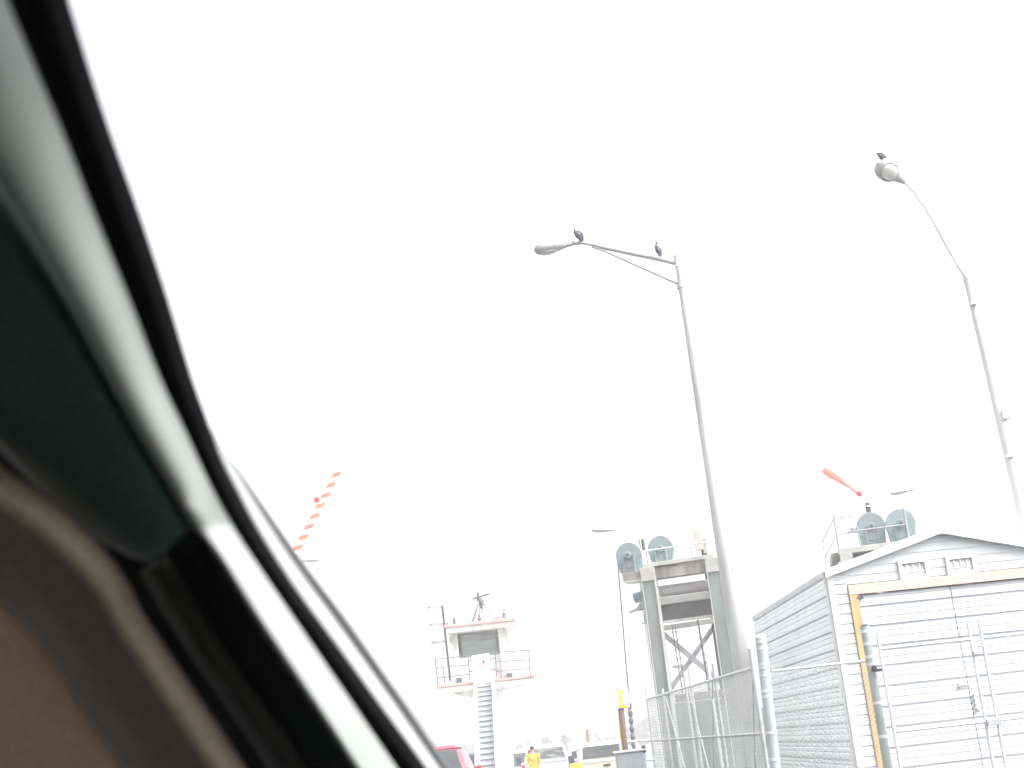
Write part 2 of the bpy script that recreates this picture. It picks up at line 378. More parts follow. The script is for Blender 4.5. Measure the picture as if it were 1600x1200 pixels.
LD2 = 27
J2 = at(1511, 436, LD2); G2 = to_ground(J2, at(1596, 790, LD2))
lamp2 = thing('street_lamp', 'tall lamp post at the right edge with its head seen from below under one bird', 'street lamp', G2, 'lamp posts')
M_pole2 = mat('paler_pole', (.54, .54, .545), .5, .1, scale=1.2, stretch=(1.5, 1.5, .25), col2=(.45, .45, .44), mix=(.35, .6))  # pole and head tones paler than the first lamp's
M_head2 = mat('paler_lamp_head', (.40, .41, .40), .55, var=.14, scale=9)
d2 = (J2-G2).normalized()
MB().tube([G2, G2+d2*(J2-G2).length*.5, J2+d2*.05], [.155, .125, .07], 18).build('pole', M_pole2, lamp2, smooth=True)
MB().disc(J2, d2, .082, .20, 16).build('pole_cap', M_pole2, lamp2, smooth=True)
MB().tube([at(1511, 437, 27), at(1497, 416, 26.6), at(1480, 387, 26), at(1462, 353, 25.4), at(1445, 325, 24.9), at(1428, 300, 24.5), at(1408, 279, 24.2)], [.04, .036, .030, .025, .022, .022, .026], 10).build('arm', M_white, lamp2, smooth='all')
tocam = (EYE-at(1388, 265, 24)).normalized()
p_, q_ = at(1412, 284, 24.25), at(1371, 256, 23.75)
M_keep = M_lamph; M_lamph = M_head2
ho = head(lamp2, p_, q_, .40, .26, lensn=tocam, lens=False)
M_lamph = M_keep
xx = (q_-p_).normalized(); yy = xx.cross(tocam).normalized(); zz = xx.cross(yy).normalized()
if zz.dot(tocam) < 0: zz = -zz
cl = p_+(q_-p_)*.66
MB().ell(cl+zz*.085, (.185, .15, .09), (xx, yy, zz)).build('lens', M_lens, ho, smooth='all')
rg = MB(); rg.tube([cl+zz*.075+xx*(.20*math.cos(a))+yy*(.168*math.sin(a)) for a in [2*math.pi*i/24 for i in range(25)]], .018, 6, cap=False); rg.build('lens_ring', M_head2, ho, smooth='all')
for (px, py, ww, hh) in ((1571, 648, .15, .17), (1521, 475, .13, .04), (1577, 714, .16, .03)):
    MB().box(at(px, py, LD2-.10), (ww, .12, hh)).build('junction_box' if hh > .1 else 'bracket', M_pole2, lamp2, bevel=.006)
MB().box(G2+V((0, 0, .02)), (.5, .5, .04)).build('base_plate', M_galv, lamp2, bevel=.01)

def far_lamp(label, a, b, J, r, D, base_z=0):
    JJ = at(J[0], J[1], D); t = thing('street_lamp', label, 'street lamp', (JJ.x, JJ.y, base_z), 'lamp posts')
    MB().tube([(JJ.x, JJ.y, base_z), JJ], [r*1.5, r], 10).build('pole', M_white, t, smooth=True)  # white colour stands in for glare washing out pole and arm
    P, Q = at(a[0], a[1], D), at(b[0], b[1], D)
    mid = (P+JJ)/2+V((0, 0, .12))
    MB().tube([JJ, JJ*.75+mid*.25+V((0, 0, .16)), mid+V((0, 0, .08)), P], r*.6, 8).build('arm', M_white, t, smooth='all')
    hd = (Q-P).length; head(t, P, Q, hd*.34, hd*.2)
far_lamp('distant lamp whose grey head hangs above the twin sheaves behind the shed', (1428, 765), (1391, 772), (1452, 772), .05, 60, -1.6)
far_lamp('distant lamp whose head shows just right of the car window frame', (470, 877), (499, 875), (440, 880), .05, 60, -1.6)
far_lamp('thin dock lamp with a slim head left of the hoist tower', (962, 829), (924, 829), (991, 842), .03, 45, -1.6)

# ================================================================== BIRDS
M_bird = mat('dark_feathers', (.04, .043, .056), .6, var=.4, scale=25, bump=.4, bscale=60)
M_beak = mat('horn_beak', (.16, .14, .11), .5)
def bird(label, px, spine, rad, legs, wing, D, beak):
    """spine: picture points from tail to head, with depth offsets"""
    P = lambda q: at(q[0], q[1], D+(q[2] if len(q) > 2 else 0))
    t = thing('cormorant', label, 'bird', P(legs[0][1]), 'cormorants perched on the lamps')
    k = sc(400, D)
    pp = [P(q) for q in spine]; qs, rs = [], []
    for i in range(len(pp)-1):
        a, b, c, d = pp[max(0, i-1)], pp[i], pp[i+1], pp[min(len(pp)-1, i+2)]
        for j in range(4):
            u = j/4; qs.append(.5*((2*b)+(c-a)*u+(2*a-5*b+4*c-d)*u*u+(3*b-a-3*c+d)*u**3)); rs.append((rad[i]*(1-u)+rad[i+1]*u)*k)
    qs.append(pp[-1]); rs.append(rad[-1]*k)
    mb = MB(); mb.tube(qs, rs, 14)
    for a, b in legs:
        mb.tube([P(a), P(b)], [1.9*k, 1.4*k], 6)
        mb.tube([P(b), P(b)+V((-.06, -.05, 0))], [.9*k, .5*k], 5); mb.tube([P(b), P(b)+V((.03, -.07, 0))], [.9*k, .5*k], 5)
    o = mb.build('body', M_bird, t, smooth='all')
    MB().tube([P(q) for q in beak], [1.2*k, 1.0*k, .35*k], 7).build('beak', M_beak, t, smooth='all')
    for wv in wing:
        MB().tube([P(q) for q in wv[0]], [r*k for r in wv[1]], 9, flat=.55).build('wing', M_bird, t, smooth='all')
bird('hunched dark cormorant perched at the lamp head end of the arm, neck up', 903,
     [(911.5, 378.5, .1), (910, 374, .08), (908, 371.5), (905.5, 368, -.02), (902, 365, -.03), (899, 363.6, -.03), (898, 361.5, -.02), (898, 359.5, -.02), (897.7, 357.8, -.02), (897.4, 356.6, -.02)],
     [1.0, 1.9, 4.8, 6.6, 6.3, 3.4, 1.8, 1.35, 1.3, .7], [((906.5, 373), (905.4, 378.2)), ((908.2, 373), (907.5, 378.6))],
     [([(900, 362.5, -.22), (904, 366.5, -.30), (908.5, 372.5, -.14)], [2, 5, 1.2])], LD, [(897.6, 357.5, -.03), (896.9, 357, -.10), (896.4, 356.8, -.17)])
bird('upright cormorant with curved neck perched near the pole end of the arm', 1028,
     [(1031.6, 402.5, .1), (1031.5, 399, .06), (1031, 396.5), (1029.6, 392.5, -.02), (1027.6, 388.5, -.03), (1025.6, 385.6, -.02), (1025.2, 382.8), (1026.4, 380.4), (1025.6, 378.6), (1024.3, 377.9)],
     [.9, 1.5, 3.4, 5.0, 4.8, 3.0, 1.6, 1.3, 1.5, .8], [((1030, 398), (1030.2, 403.4)), ((1032, 398), (1032.2, 403.8))],
     [([(1027, 387, -.2), (1030, 392, -.24), (1032, 398, -.1)], [1.6, 3.2, .9])], LD, [(1024.9, 378.2), (1023, 378.3), (1021.6, 378.8)])
bird('dark cormorant sitting on top of the right lamp head, seen from below', 1377,
     [(1385, 253, .2), (1383.5, 250, .1), (1381.5, 247.5), (1379, 245, -.02), (1376, 242.6), (1373.4, 241.4), (1372.2, 240.4), (1371.3, 239.9), (1370.6, 239.7)],
     [1.2, 2.6, 4.4, 5.4, 5.0, 3.2, 2.3, 2.0, .8], [((1381, 250), (1381.5, 256)), ((1383.5, 250), (1384.5, 256))],
     [([(1374, 241.8, -.2), (1379, 245, -.3), (1384, 250.5, -.12)], [2, 3.6, 1.0])], 24, [(1371.2, 240), (1369.6, 239.8), (1368.6, 240.2)])

# ================================================================== BARRIER ARM
BD = 25
b0, b1 = at(462, 862, BD), at(527.5, 738, BD); bd = (b1-b0).normalized(); blen = (b1-b0).length
pv = b0+bd*((1.05-b0.z)/bd.z)
bar = thing('barrier_gate', 'raised red and white striped barrier arm beside the car window frame', 'barrier', (pv.x, pv.y, 0))
mb = MB(); L = (b1-pv).length; per = blen/7.6; n = int(L/per*2)
xa = V((0, 1, 0)); za = bd.cross(xa).normalized()
ed = []
for i in range(n+1):
    e1 = L-per*.5*i; e0 = max(0, e1-per*.5)
    if e1 <= .3: break
    sl_ = .05
    c0, c1 = pv+bd*e0, pv+bd*e1
    sk = bd*sl_
    mb.hexa([c0-za*.06+sk-xa*.02, c0+za*.06-sk-xa*.02, c0+za*.06-sk+xa*.02, c0-za*.06+sk+xa*.02,
             c1-za*.06+sk-xa*.02, c1+za*.06-sk-xa*.02, c1+za*.06-sk+xa*.02, c1-za*.06+sk+xa*.02], i % 2)
mb.build('arm', [mat('faded_red_stripe', (.62, .18, .12), .6, var=.15, scale=6), M_white], bar)
lp = at(495, 781.5, BD)
ml_ = MB(); ml_.disc(lp, (0, 1, 0), .05, .08, 16); lo = ml_.build('warning_light', mat('red_lens', (.62, .05, .04), .25), bar, smooth=True)
MB().beam(lp+V((.03, 0, 0)), at(501, 783, BD), .02, .02).build('light_bracket', M_galv, lo)
MB().box((pv.x, pv.y+.25, .6), (.36, .4, 1.2)).build('cabinet', M_yellow, bar, bevel=.02)
MB().disc((pv.x, pv.y+.02, 1.05), (0, 1, 0), .09, .12, 16).build('pivot', M_black, bar, smooth=True)

# ================================================================== HOIST TOWERS
HD = 44.0
def frame_at(px, py, D, yaw):
    o = at(px, py, D); return o, V((math.cos(yaw), -math.sin(yaw), 0)), V((math.sin(yaw), math.cos(yaw), 0))
def sheave(t, c, r, ex, ey, th=.34, skirt=None):
    """guarded rope sheave: round housing on flared legs with webs and a hub"""
    Z = V((0, 0, 1)); c = V(c); sk = skirt or r*1.12
    mb = MB(); mb.disc(c, ey, r, th, 36)
    ho = mb.build('sheave_housing', M_sheave, t, smooth=True, bevel=.012)
    b2 = MB(); b2.prism([c-ex*r*.82-Z*sk*1.0-ey*th*.46, c+ex*r*.82-Z*sk*1.0-ey*th*.46, c+ex*r*.93-Z*r*.3-ey*th*.46, c-ex*r*.93-Z*r*.3-ey*th*.46], ey*th*.92)
    b2.build('pedestal', M_sheave, ho, bevel=.01)
    for s_ in (-1, 1): MB().prism([c+ex*s_*r*.36-Z*sk-ey*(th/2+.002), c+ex*s_*r*.46-Z*sk-ey*(th/2+.002), c+ex*s_*r*.46-Z*r*.0-ey*(th/2+.002), c+ex*s_*r*.36+Z*r*.04-ey*(th/2+.002)], -ey*.07).build('web_plate', M_sheave, ho)
    MB().disc(c-ey*(th/2+.05), ey, r*.27, .1, 20).build('hub', M_sheave, ho, smooth=True, bevel=.01)
    MB().disc(c-ey*(th/2+.11), ey, r*.09, .06, 12).build('axle', M_black, ho, smooth=True)
    MB().disc(c+Z*(r+.05), Z, .025, .14, 8).build('grease_fitting', M_galv, ho)
    return ho
O, ex, ey = frame_at(1013, 890, HD, R(16)); Z = V((0, 0, 1))
k = sc(890, HD, 1013)
def T(x, y, z): return O+ex*x*k+ey*y+Z*z*k              # x and z in picture pixels, y in metres
tz = O.z/k                                              # ground below, in pixels
tw = thing('hoist_tower', 'steel ramp hoist tower with two round sheaves on top, behind the chain link fence', 'hoist tower', (O.x, O.y, 0), 'ramp hoist towers')
lo_ = -tz
def column(t, x, y, zt, w, d, M): MB().ibeam(T(x, y, lo_), T(x, y, zt), w*k, d, .03, ex if False else ey).build('column', M, t)
W = 104
# legs: broad faces towards the quay
MB().box((T(0, 0, (lo_-18)/2)), (19*k, .34, (-18-lo_)*k), (ex, ey, Z)).build('column', M_steelg, tw, bevel=.01)
MB().box((T(W, 0, (lo_-18)/2)), (22*k, .34, (-18-lo_)*k), (ex, ey, Z)).build('column', M_steelg, tw, bevel=.01)
for x, ww in ((0, 19), (W, 22)):
    f_ = MB()
    for s_ in (-1, 1): f_.box(T(x+s_*(ww/2+.6), -.03, (lo_-18)/2), (1.2*k, .42, (-18-lo_)*k-.01), (ex, ey, Z))
    f_.build('column_flange', M_steelp, tw)
    MB().box(T(x, -.02, -8), ((ww+3)*k, .44, 21*k), (ex, ey, Z)).build('column_cap', M_steelp, tw, bevel=.01)
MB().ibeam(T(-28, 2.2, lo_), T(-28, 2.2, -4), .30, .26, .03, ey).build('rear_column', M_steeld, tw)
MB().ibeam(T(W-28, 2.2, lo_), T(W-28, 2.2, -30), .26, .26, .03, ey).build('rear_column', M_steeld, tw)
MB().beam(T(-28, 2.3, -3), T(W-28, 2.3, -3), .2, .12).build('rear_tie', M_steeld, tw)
# top platform
MB().box(T(50, .25, 6), (112*k, .8, 6*k), (ex, ey, Z)).build('platform', M_steelp, tw, bevel=.01)
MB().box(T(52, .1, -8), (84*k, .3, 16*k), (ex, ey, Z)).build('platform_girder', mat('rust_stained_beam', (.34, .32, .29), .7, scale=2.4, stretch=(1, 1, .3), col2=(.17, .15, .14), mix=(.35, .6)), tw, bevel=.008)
for x in (0, W-1): MB().beam(T(x, .4, -3), T(x-28, 2.2, -3), .12, 9*k).build('side_beam', M_steeld, tw, bevel=.008)
MB().box(T(20, .55, 4), (46*k, .8, 5*k), (ex, ey, Z)).build('sheave_seat', M_steelp, tw, bevel=.008)
MB().box(T(88, .9, -14), (14*k, .4, 22*k), (ex, ey, Z)).build('bearing_block', M_steeld, tw, bevel=.02)
# pale tube beam, pale channel, dark girder
MB().tube([T(-4, .5, -34), T(W-8, .5, -34)], 9*k, 16).build('tube_beam', mat('pale_blue_grey_tube', (.36, .36, .38), .6, scale=2.5, col2=(.30, .27, .25), mix=(.3, .6)), tw, smooth=True)
MB().box(T(52, .32, -50), (84*k, .12, 11*k), (ex, ey, Z)).build('channel_beam', M_steelp, tw, bevel=.006)
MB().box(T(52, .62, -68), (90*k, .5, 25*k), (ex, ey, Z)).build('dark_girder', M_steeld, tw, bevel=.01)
MB().box(T(52, .3, -82.5), (84*k, .3, 3.4*k), (ex, ey, Z)).build('girder_flange', M_steelp, tw)
MB().beam(T(-26, 2.0, -86), T(W-26, 2.0, -84), .14, .16).build('tie_beam', M_steelp, tw)
# cross bracing behind
MB().beam(T(-18, 2.15, -86), T(W-26, 2.15, -188), .17, .06, ey).build('brace', M_galv, tw)
MB().beam(T(W-26, 2.24, -86), T(-18, 2.24, -188), .15, .06, ey).build('brace', M_galv, tw)
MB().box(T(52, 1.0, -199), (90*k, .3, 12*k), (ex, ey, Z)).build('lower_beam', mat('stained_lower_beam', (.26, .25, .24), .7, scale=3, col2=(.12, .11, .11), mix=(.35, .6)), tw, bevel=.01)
# lower panels of the counterweight box
for i in range(3):
    MB().box(T(20+i*30, .9, (lo_-206)/2), (28.6*k, .22, (-206-lo_)*k), (ex, ey, Z)).build('counterweight_panel', M_steelg, tw, bevel=.01)
for (x, a, b, r) in ((14, -84, -205, .014), (19, -84, -205, .014), (56, -82, -198, .03)):
    mb = MB(); mb.tube([T(x, 1.2, a), T(x+3, 1.2, b)], r, 6)
    if x == 56:
        for q in range(7): mb.ell(T(x+1+q*.3, 1.2, -110-q*13), (.045, .045, .08))
    else:
        for q in range(8): mb.ell(T(x+q*.4, 1.2, -96-q*14), (.028, .028, .06))
    mb.build('hanging_chain', M_rail, tw)
MB().box(T(16, 1.2, -150), (18*k, .08, 4*k), (ex, ey, Z)).build('chain_bracket', M_steelp, tw)
# left bracket with outboard sheave, motor and its guard
MB().box(T(-23, .2, -7), (36*k, .7, 13*k), (ex, ey, Z)).build('outrigger', mat('brown_grey_bracket', (.27, .25, .235), .7, scale=3, col2=(.14, .125, .12), mix=(.35, .6)), tw, bevel=.01)
MB().box(T(-23, .2, -15), (34*k, .75, 2.4*k), (ex, ey, Z)).build('outrigger_flange', M_steelp, tw)
sheave(tw, T(-28, .1, 26), 20.5*k, ex, ey, skirt=26*k)
sheave(tw, T(20, .5, 32), 20.5*k, ex, ey, skirt=24*k)
MB().tube([T(-38, .9, -37), T(-20, .9, -34)], .17, 16).build('motor', M_sheave, tw, smooth=True, bevel=.02)
MB().prism([T(-36, .55, -58), T(-8, .55, -60), T(-8, .55, -30), T(-14, .55, -32)], ey*.5).build('motor_bracket', M_steelp, tw, bevel=.01)
MB().beam(T(-44, .5, -60), T(-24, .5, -54), .3, .05).build('catch_plate', M_galv, tw)
hr = MB(); hr.tube([T(-26, .4, -80), T(2, .4, -76)], .025, 6); hr.tube([T(-20, .4, -66), T(-20, .4, -80)], .03, 6); hr.build('small_rail', M_galv, tw)
MB().box(T(-10, .5, 42), (7*k, .1, 20*k), (ex, ey, Z)).build('stop_plate', M_steeld, tw)
# rope from the outboard sheave down to the ramp, heavy links at its foot
rp_ = MB(); P0 = T(-48, .1, 22); P1 = at(983.5, 1102, HD); P2 = at(992, 1182, HD)
rp_.tube([P0, P1], .022, 6); rp_.tube([P1, P2], .045, 8)
for q in range(7): rp_.ell(P1+(P2-P1)*(q/6.5), (.075, .075, .13), n=10, k=6)
rp_.build('hoist_rope', M_rail, tw, smooth=True)
# hand rails and control box
hr = MB()
rz = 56
for y in (-.05, .62):
    for z in (rz, rz*.52): hr.tube([T(-6, y, z), T(W+3, y, z)], .025 if y < 0 and z < rz else .018, 6)
for x in (-6, 30, 66, W+3):
    for y in ((-.05, .62) if x in (-6, W+3) else (.62,)): hr.tube([T(x, y, 8), T(x, y, rz)], .02, 6)
for x in (W+3,):
    for z in (rz, rz*.52): hr.tube([T(x, -.05, z), T(x, .62, z)], .02, 6)
hr.build('hand_rail', M_galvl, tw)
MB().box(T(80, .5, 37), (13*k, .25, 31*k), (ex, ey, Z)).build('control_box', mat('cream_cabinet', (.48, .45, .40), .6), tw, bevel=.015)
MB().box(T(89, .6, 28), (6*k, .2, 24*k), (ex, ey, Z)).build('control_box', mat('grey_cabinet', (.34, .34, .32), .6), tw, bevel=.015)
MB().tube([T(86, .6, 8), T(86, .6, 22)], .09, 8).build('cabinet_post', M_steeld, tw)

# right tower, most of it behind the shed
O, ex, ey = frame_at(1312, 866, 43, R(10)); k = sc(866, 43, 1312); tz = O.z/k; lo_ = -tz
tr = thing('hoist_tower', 'hoist tower platform with twin sheaves and railing showing above the shed roof', 'hoist tower', (O.x, O.y, 0), 'ramp hoist towers')
MB().box(T(64, .9, 3), (132*k, 2.2, 9*k), (ex, ey, Z)).build('platform', M_steelp, tr, bevel=.01)
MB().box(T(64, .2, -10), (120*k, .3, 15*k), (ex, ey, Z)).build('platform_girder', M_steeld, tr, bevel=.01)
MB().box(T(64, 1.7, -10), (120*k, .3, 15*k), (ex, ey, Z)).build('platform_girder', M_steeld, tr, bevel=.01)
MB().box(T(-8, 1.5, -4), (10*k, 2.6, 16*k), (ex, ey, Z)).build('end_plate', mat('brown_grey_end', (.24, .225, .21), .7, scale=3, col2=(.12, .11, .1), mix=(.35, .6)), tr, bevel=.01)
for x in (9, 122): MB().box(T(x, .0, (lo_-3)/2), (16*k, .34, (-lo_-3)*k), (ex, ey, Z)).build('column', M_steelg, tr, bevel=.01)
MB().box(T(9, -.02, -9), (19*k, .42, 19*k), (ex, ey, Z)).build('column_cap', M_steelp, tr, bevel=.01)
for x in (-6, 122): MB().ibeam(T(x, 2.4, lo_), T(x, 2.4, -4), .26, .26, .03, ey).build('rear_column', M_steeld, tr)
MB().box(T(22, .5, -26), (18*k, .3, 7*k), (ex, ey, Z)).build('bearing_block', M_steeld, tr, bevel=.01)
sheave(tr, T(56, .7, 40), 22.5*k, ex, ey, skirt=33*k)
sheave(tr, T(100, .3, 36), 23*k, ex, ey, skirt=30*k)
bc = MB(); bc.tube([T(57, .7, 60), T(57, .7, 72)], .08, 8); bc.build('beacon_post', M_steeld, tr, smooth=True)
MB().disc(T(57, .7, 73), Z, .13, .03, 12).build('beacon_tray', M_white, tr)
MB().tube([T(57, .7, 74), T(57, .7, 79)], .07, 10).build('beacon', M_black, tr, smooth=True)
hr = MB(); xl = -26
for z in (56, 30):
    hr.tube([T(0, -.1, z), T(33, -.1, z)], .020, 6)
    hr.tube([T(0, -.1, z), T(xl+8, 3.2, z-14)], .018, 6); hr.tube([T(xl+8, 3.2, z-14), T(26, 3.2, z-14)], .012, 6)
hr.tube([T(0, -.1, 4), T(0, -.1, 62)], .03, 6); hr.tube([T(xl+8, 3.2, -16), T(xl+8, 3.2, 44)], .018, 6); hr.tube([T(33, -.1, 8), T(33, -.1, 40)], .025, 6)
hr.tube([T(17, -.1, 32), T(108, -.1, 32)], .028, 6); hr.tube([T(107, -.1, 4), T(107, -.1, 58)], .038, 6)
hr.build('hand_rail', mat('grey_hand_rail', (.27, .27, .28), .6), tr)
MB().ell(T(28, 0, 36), (.12, .12, .1)).build('floodlight', M_galv, tr, smooth='all')

# windsock on a thin white mast behind the tower rail
ws = thing('windsock', 'faded orange windsock drooping from a thin white mast above the shed', 'windsock', (at(1306, 860, 44.5).x, 44.5, 0))
wb_ = at(1306, 860, 44.5)
MB().tube([(wb_.x, 44.5, 0), wb_, at(1294, 735, 44.5)], .018, 6).build('mast', M_white, ws, smooth=True)
mb = MB(); pts = [(1289, 731), (1292, 734), (1299, 739), (1307, 744), (1316, 750.5), (1326, 758), (1336, 766), (1340, 769), (1344, 772.5), (1346, 774)]
kk = sc(750, 44.5); rr = [8.2, 8.8, 8.6, 7.6, 6, 4.6, 3.7, 3.9, 4.1, 2.6]
mb.tube([at(*p, 44.5) for p in pts], [r*kk for r in rr], 16)
for i in range(len(mb.f)):
    seg = i//16; mb.m[i] = 1 if seg in (4, 5) else (2 if seg >= 7 else 0)
mb.build('sock', [mat('faded_orange_cloth', (.84, .33, .25), .9, var=.1, scale=6), mat('pale_pink_cloth', (.80, .42, .38), .9, var=.1, scale=6), mat('red_cloth', (.74, .05, .06), .9)], ws, smooth='all')
rg = MB(); c_ = at(1289, 731, 44.5); ax = (at(1299, 739, 44.5)-c_).normalized(); u_ = ax.cross(Z).normalized(); v_ = u_.cross(ax)
rg.tube([c_+(u_*math.cos(a)+v_*math.sin(a))*8.4*kk for a in [2*math.pi*i/20 for i in range(21)]], .012, 6, cap=False); rg.build('hoop', M_galv, ws)

# ================================================================== SHED
SD = 26.0
C0 = at(1291, 893, SD); ze = C0.z
# far left eave corner: along the side wall until it meets the same height
best = None
for i in range(2000):
    D = 27+i*.01; p = at(1179, 964, D)
    if best is None or abs(p.z-ze) < abs(best.z-ze): best = p
C1 = V((best.x, best.y, ze))
yaw = R(7); sx = V((math.cos(yaw), math.sin(yaw), 0)); sy = (C1-C0); sdep = sy.length; sy.normalize()
SW = 4.35; RH = .56
shed = thing('shed', 'white metal shed with ribbed siding and double doors behind the gate', 'shed', (C0.x, C0.y, 0))
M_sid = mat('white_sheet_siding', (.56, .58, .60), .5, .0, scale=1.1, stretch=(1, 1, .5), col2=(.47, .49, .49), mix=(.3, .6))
M_side = mat('brightened_side_siding', (.80, .82, .82), .5, .0, scale=1.1, stretch=(1, 1, .5), col2=(.70, .72, .71), mix=(.3, .6))  # same siding, colour lifted on this wall to stand in for light
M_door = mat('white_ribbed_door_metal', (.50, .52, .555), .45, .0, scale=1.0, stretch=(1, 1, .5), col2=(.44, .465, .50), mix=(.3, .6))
M_trimw = mat('white_corner_trim', (.62, .62, .60), .5, var=.05)
M_wood = mat('pinkish_primed_timber', (.54, .42, .37), .8, scale=4, stretch=(.3, 1, 4), col2=(.46, .345, .30), mix=(.3, .7), bump=.2)
M_woody = mat('yellow_pine_jamb', (.46, .34, .17), .8, scale=5, stretch=(3, 1, .3), col2=(.36, .25, .11), mix=(.3, .7), bump=.2)
def FS(x, z, y=0): return V((C0.x, C0.y, 0))+sx*x+sy*y+Z*z           # front wall coordinates
fn = V((sx.y, -sx.x, 0))                                             # outward normal of the front
def ribbed(name, a, b, z0, z1, nrm, M, pitch=.36, dep=.03, parent=None, lap=False, topf=None, seam=.028, nx=1, sub=4):
    """horizontal sheet: a broad pan, a sharp shadow lap and smaller swages between"""
    mb = MB(); prof = []
    z = z0
    while z < z1:
        for dz, o in ((0, 0), (.012, .95), (.05, 1.0), (.10, .95), (.125, .62), (.14, .62), (.16, .85), (.21, .8), (.232, .5), (.247, .5), (.27, .7), (.32, .55), (.335, 0)):
            zz_ = z+dz*pitch/.36
            if zz_ < z1: prof.append((zz_, o*dep))
        z += pitch
    prof.append((z1, 0))
    rows = []
    for zz_, o in prof:
        a2, b2 = a, b
        rows.append([a2+(b2-a2)*(i/nx)+Z*zz_+nrm*o for i in range(nx+1)])
    mb.grid(rows)
    return mb.build(name, M, parent, solid=.012)
sn = V((-sy.y, sy.x, 0))
if sn.x > 0: sn = -sn
A0 = V((C0.x, C0.y, 0)); zg = 0
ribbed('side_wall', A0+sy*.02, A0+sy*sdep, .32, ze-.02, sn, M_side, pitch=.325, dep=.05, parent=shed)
MB().prism([A0-sn*.02+Z*0, A0+sy*sdep-sn*.02, A0+sy*sdep-sn*.02+Z*.30, A0-sn*.02+Z*.30], -sn*.15).build('foundation', M_conc, shed)
# front wall in pieces around the door opening
DL, DR, DH = .58, 3.98, 3.86                    # opening, header underside
hz = at(1325, 925, SD).z; DH = hz-.06
xj = (at(1325, 920, SD)-A0).dot(sx)
DL = xj+.17; DR = DL+3.5; SW = DR+.17+xj
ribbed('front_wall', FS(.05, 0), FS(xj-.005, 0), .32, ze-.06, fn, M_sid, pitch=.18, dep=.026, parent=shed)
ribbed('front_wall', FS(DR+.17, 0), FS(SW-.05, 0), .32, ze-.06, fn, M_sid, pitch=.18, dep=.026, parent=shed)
# gable boards following the rake
gb = MB(); z = DH+.20; i = 0
zr = ze+RH
while z < zr-.06:
    def xl_(zz_): return max(.05, (zz_-ze)/RH*SW/2+.02) if zz_ > ze else .05
    z2 = min(z+.155, zr-.02); x0, x1 = xl_(z), xl_(z2)
    gb.hexa([FS(x0, z)+fn*.0, FS(SW-x0, z)+fn*.0, FS(SW-x0, z)+fn*-.03, FS(x0, z)+fn*-.03,
             FS(x1, z2)-fn*.016, FS(SW-x1, z2)-fn*.016, FS(SW-x1, z2)-fn*.03, FS(x1, z2)-fn*.03])
    z = z2-.0005+.0005; i += 1
gb.build('gable', M_sid, shed)
MB().prism([FS(0, 0), FS(SW, 0), FS(SW, ze), FS(SW/2, zr), FS(0, ze)], sy*.01).v
MB().prism([p+sy*(sdep-.02) for p in (FS(.03, .0), FS(SW-.03, 0), FS(SW-.03, ze-.02), FS(SW/2, zr-.03), FS(.03, ze-.02))], sy*.03).build('back_wall', M_sid, shed)
MB().prism([p+sx*SW for p in (A0+sy*.03, A0+sy*(sdep-.04), A0+sy*(sdep-.04)+Z*(ze-.02), A0+sy*.03+Z*(ze-.02))], -sx*.04).build('side_wall', M_sid, shed)
for x in (.03, SW-.03):
    MB().box(FS(x, (ze-.02+.05)/2)+fn*.03, (.11, .05, ze-.1), (sx, -fn, Z)).build('corner_trim', M_trimw, shed, bevel=.006)
MB().box(A0+sy*.06+sn*.035+Z*((ze-.05)/2), (.05, .1, ze-.12), (sn, sy, Z)).build('corner_trim', M_trimw, shed, bevel=.006)
# roof: two thin sheets with rake fascia
M_roof = mat('grey_roof_sheet', (.60, .61, .62), .5, .1, var=.1)
for s_ in (0, 1):
    e_ = FS(-.06 if not s_ else SW+.06, ze-.02)-sy*.10; r_ = FS(SW/2, zr+.03)-sy*.10; ln = sy*(sdep+.2)
    MB().hexa([e_, r_, r_+ln, e_+ln, e_+Z*.035, r_+Z*.035, r_+ln+Z*.035, e_+ln+Z*.035]).build('roof', M_roof, shed)
    q0 = e_-Z*.02+fn*.03; q1 = r_-Z*.02+fn*.03
    MB().hexa([q0-Z*.085, q1-Z*.085, q1-Z*.085+fn*.02, q0-Z*.085+fn*.02, q0+Z*.06, q1+Z*.06, q1+Z*.06+fn*.02, q0+Z*.06+fn*.02]).build('rake_trim', M_trimw, shed)
MB().box(FS(SW/2, zr-.02)+fn*.075+sy*0, (.62, .015, .16), (sx, -fn, Z)).build('ridge_cap', M_trimw, shed, bevel=.01)
MB().beam(A0+Z*(ze-.05)+sn*.05, A0+sy*sdep+Z*(ze-.05)+sn*.05, .03, .08).build('eave_trim', mat('eave_grey', (.52, .52, .55), .5), shed)
# timber surround
MB().box(FS((xj+DR+.17)/2, DH+.09)+fn*.03, (DR+.17-xj, .07, .18), (sx, -fn, Z)).build('door_header', M_wood, shed, bevel=.006)
MB().box(FS(xj+.085, DH/2-.001)+fn*.028, (.165, .06, DH-.006), (sx, -fn, Z)).build('door_jamb', M_woody, shed, bevel=.006)
MB().box(FS(DR+.085, DH/2-.001)+fn*.028, (.165, .06, DH-.006), (sx, -fn, Z)).build('door_jamb', M_woody, shed, bevel=.006)
mid = (DL+DR)/2+.02
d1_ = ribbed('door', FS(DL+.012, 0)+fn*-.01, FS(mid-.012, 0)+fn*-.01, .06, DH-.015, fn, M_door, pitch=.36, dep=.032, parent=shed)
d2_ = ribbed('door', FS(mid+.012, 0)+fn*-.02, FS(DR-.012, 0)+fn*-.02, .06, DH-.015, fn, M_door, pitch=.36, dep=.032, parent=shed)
MB().box(FS(mid, DH/2)+fn*-.035, (.06, .012, DH-.1), (sx, -fn, Z)).build('door_astragal', M_galv, shed)
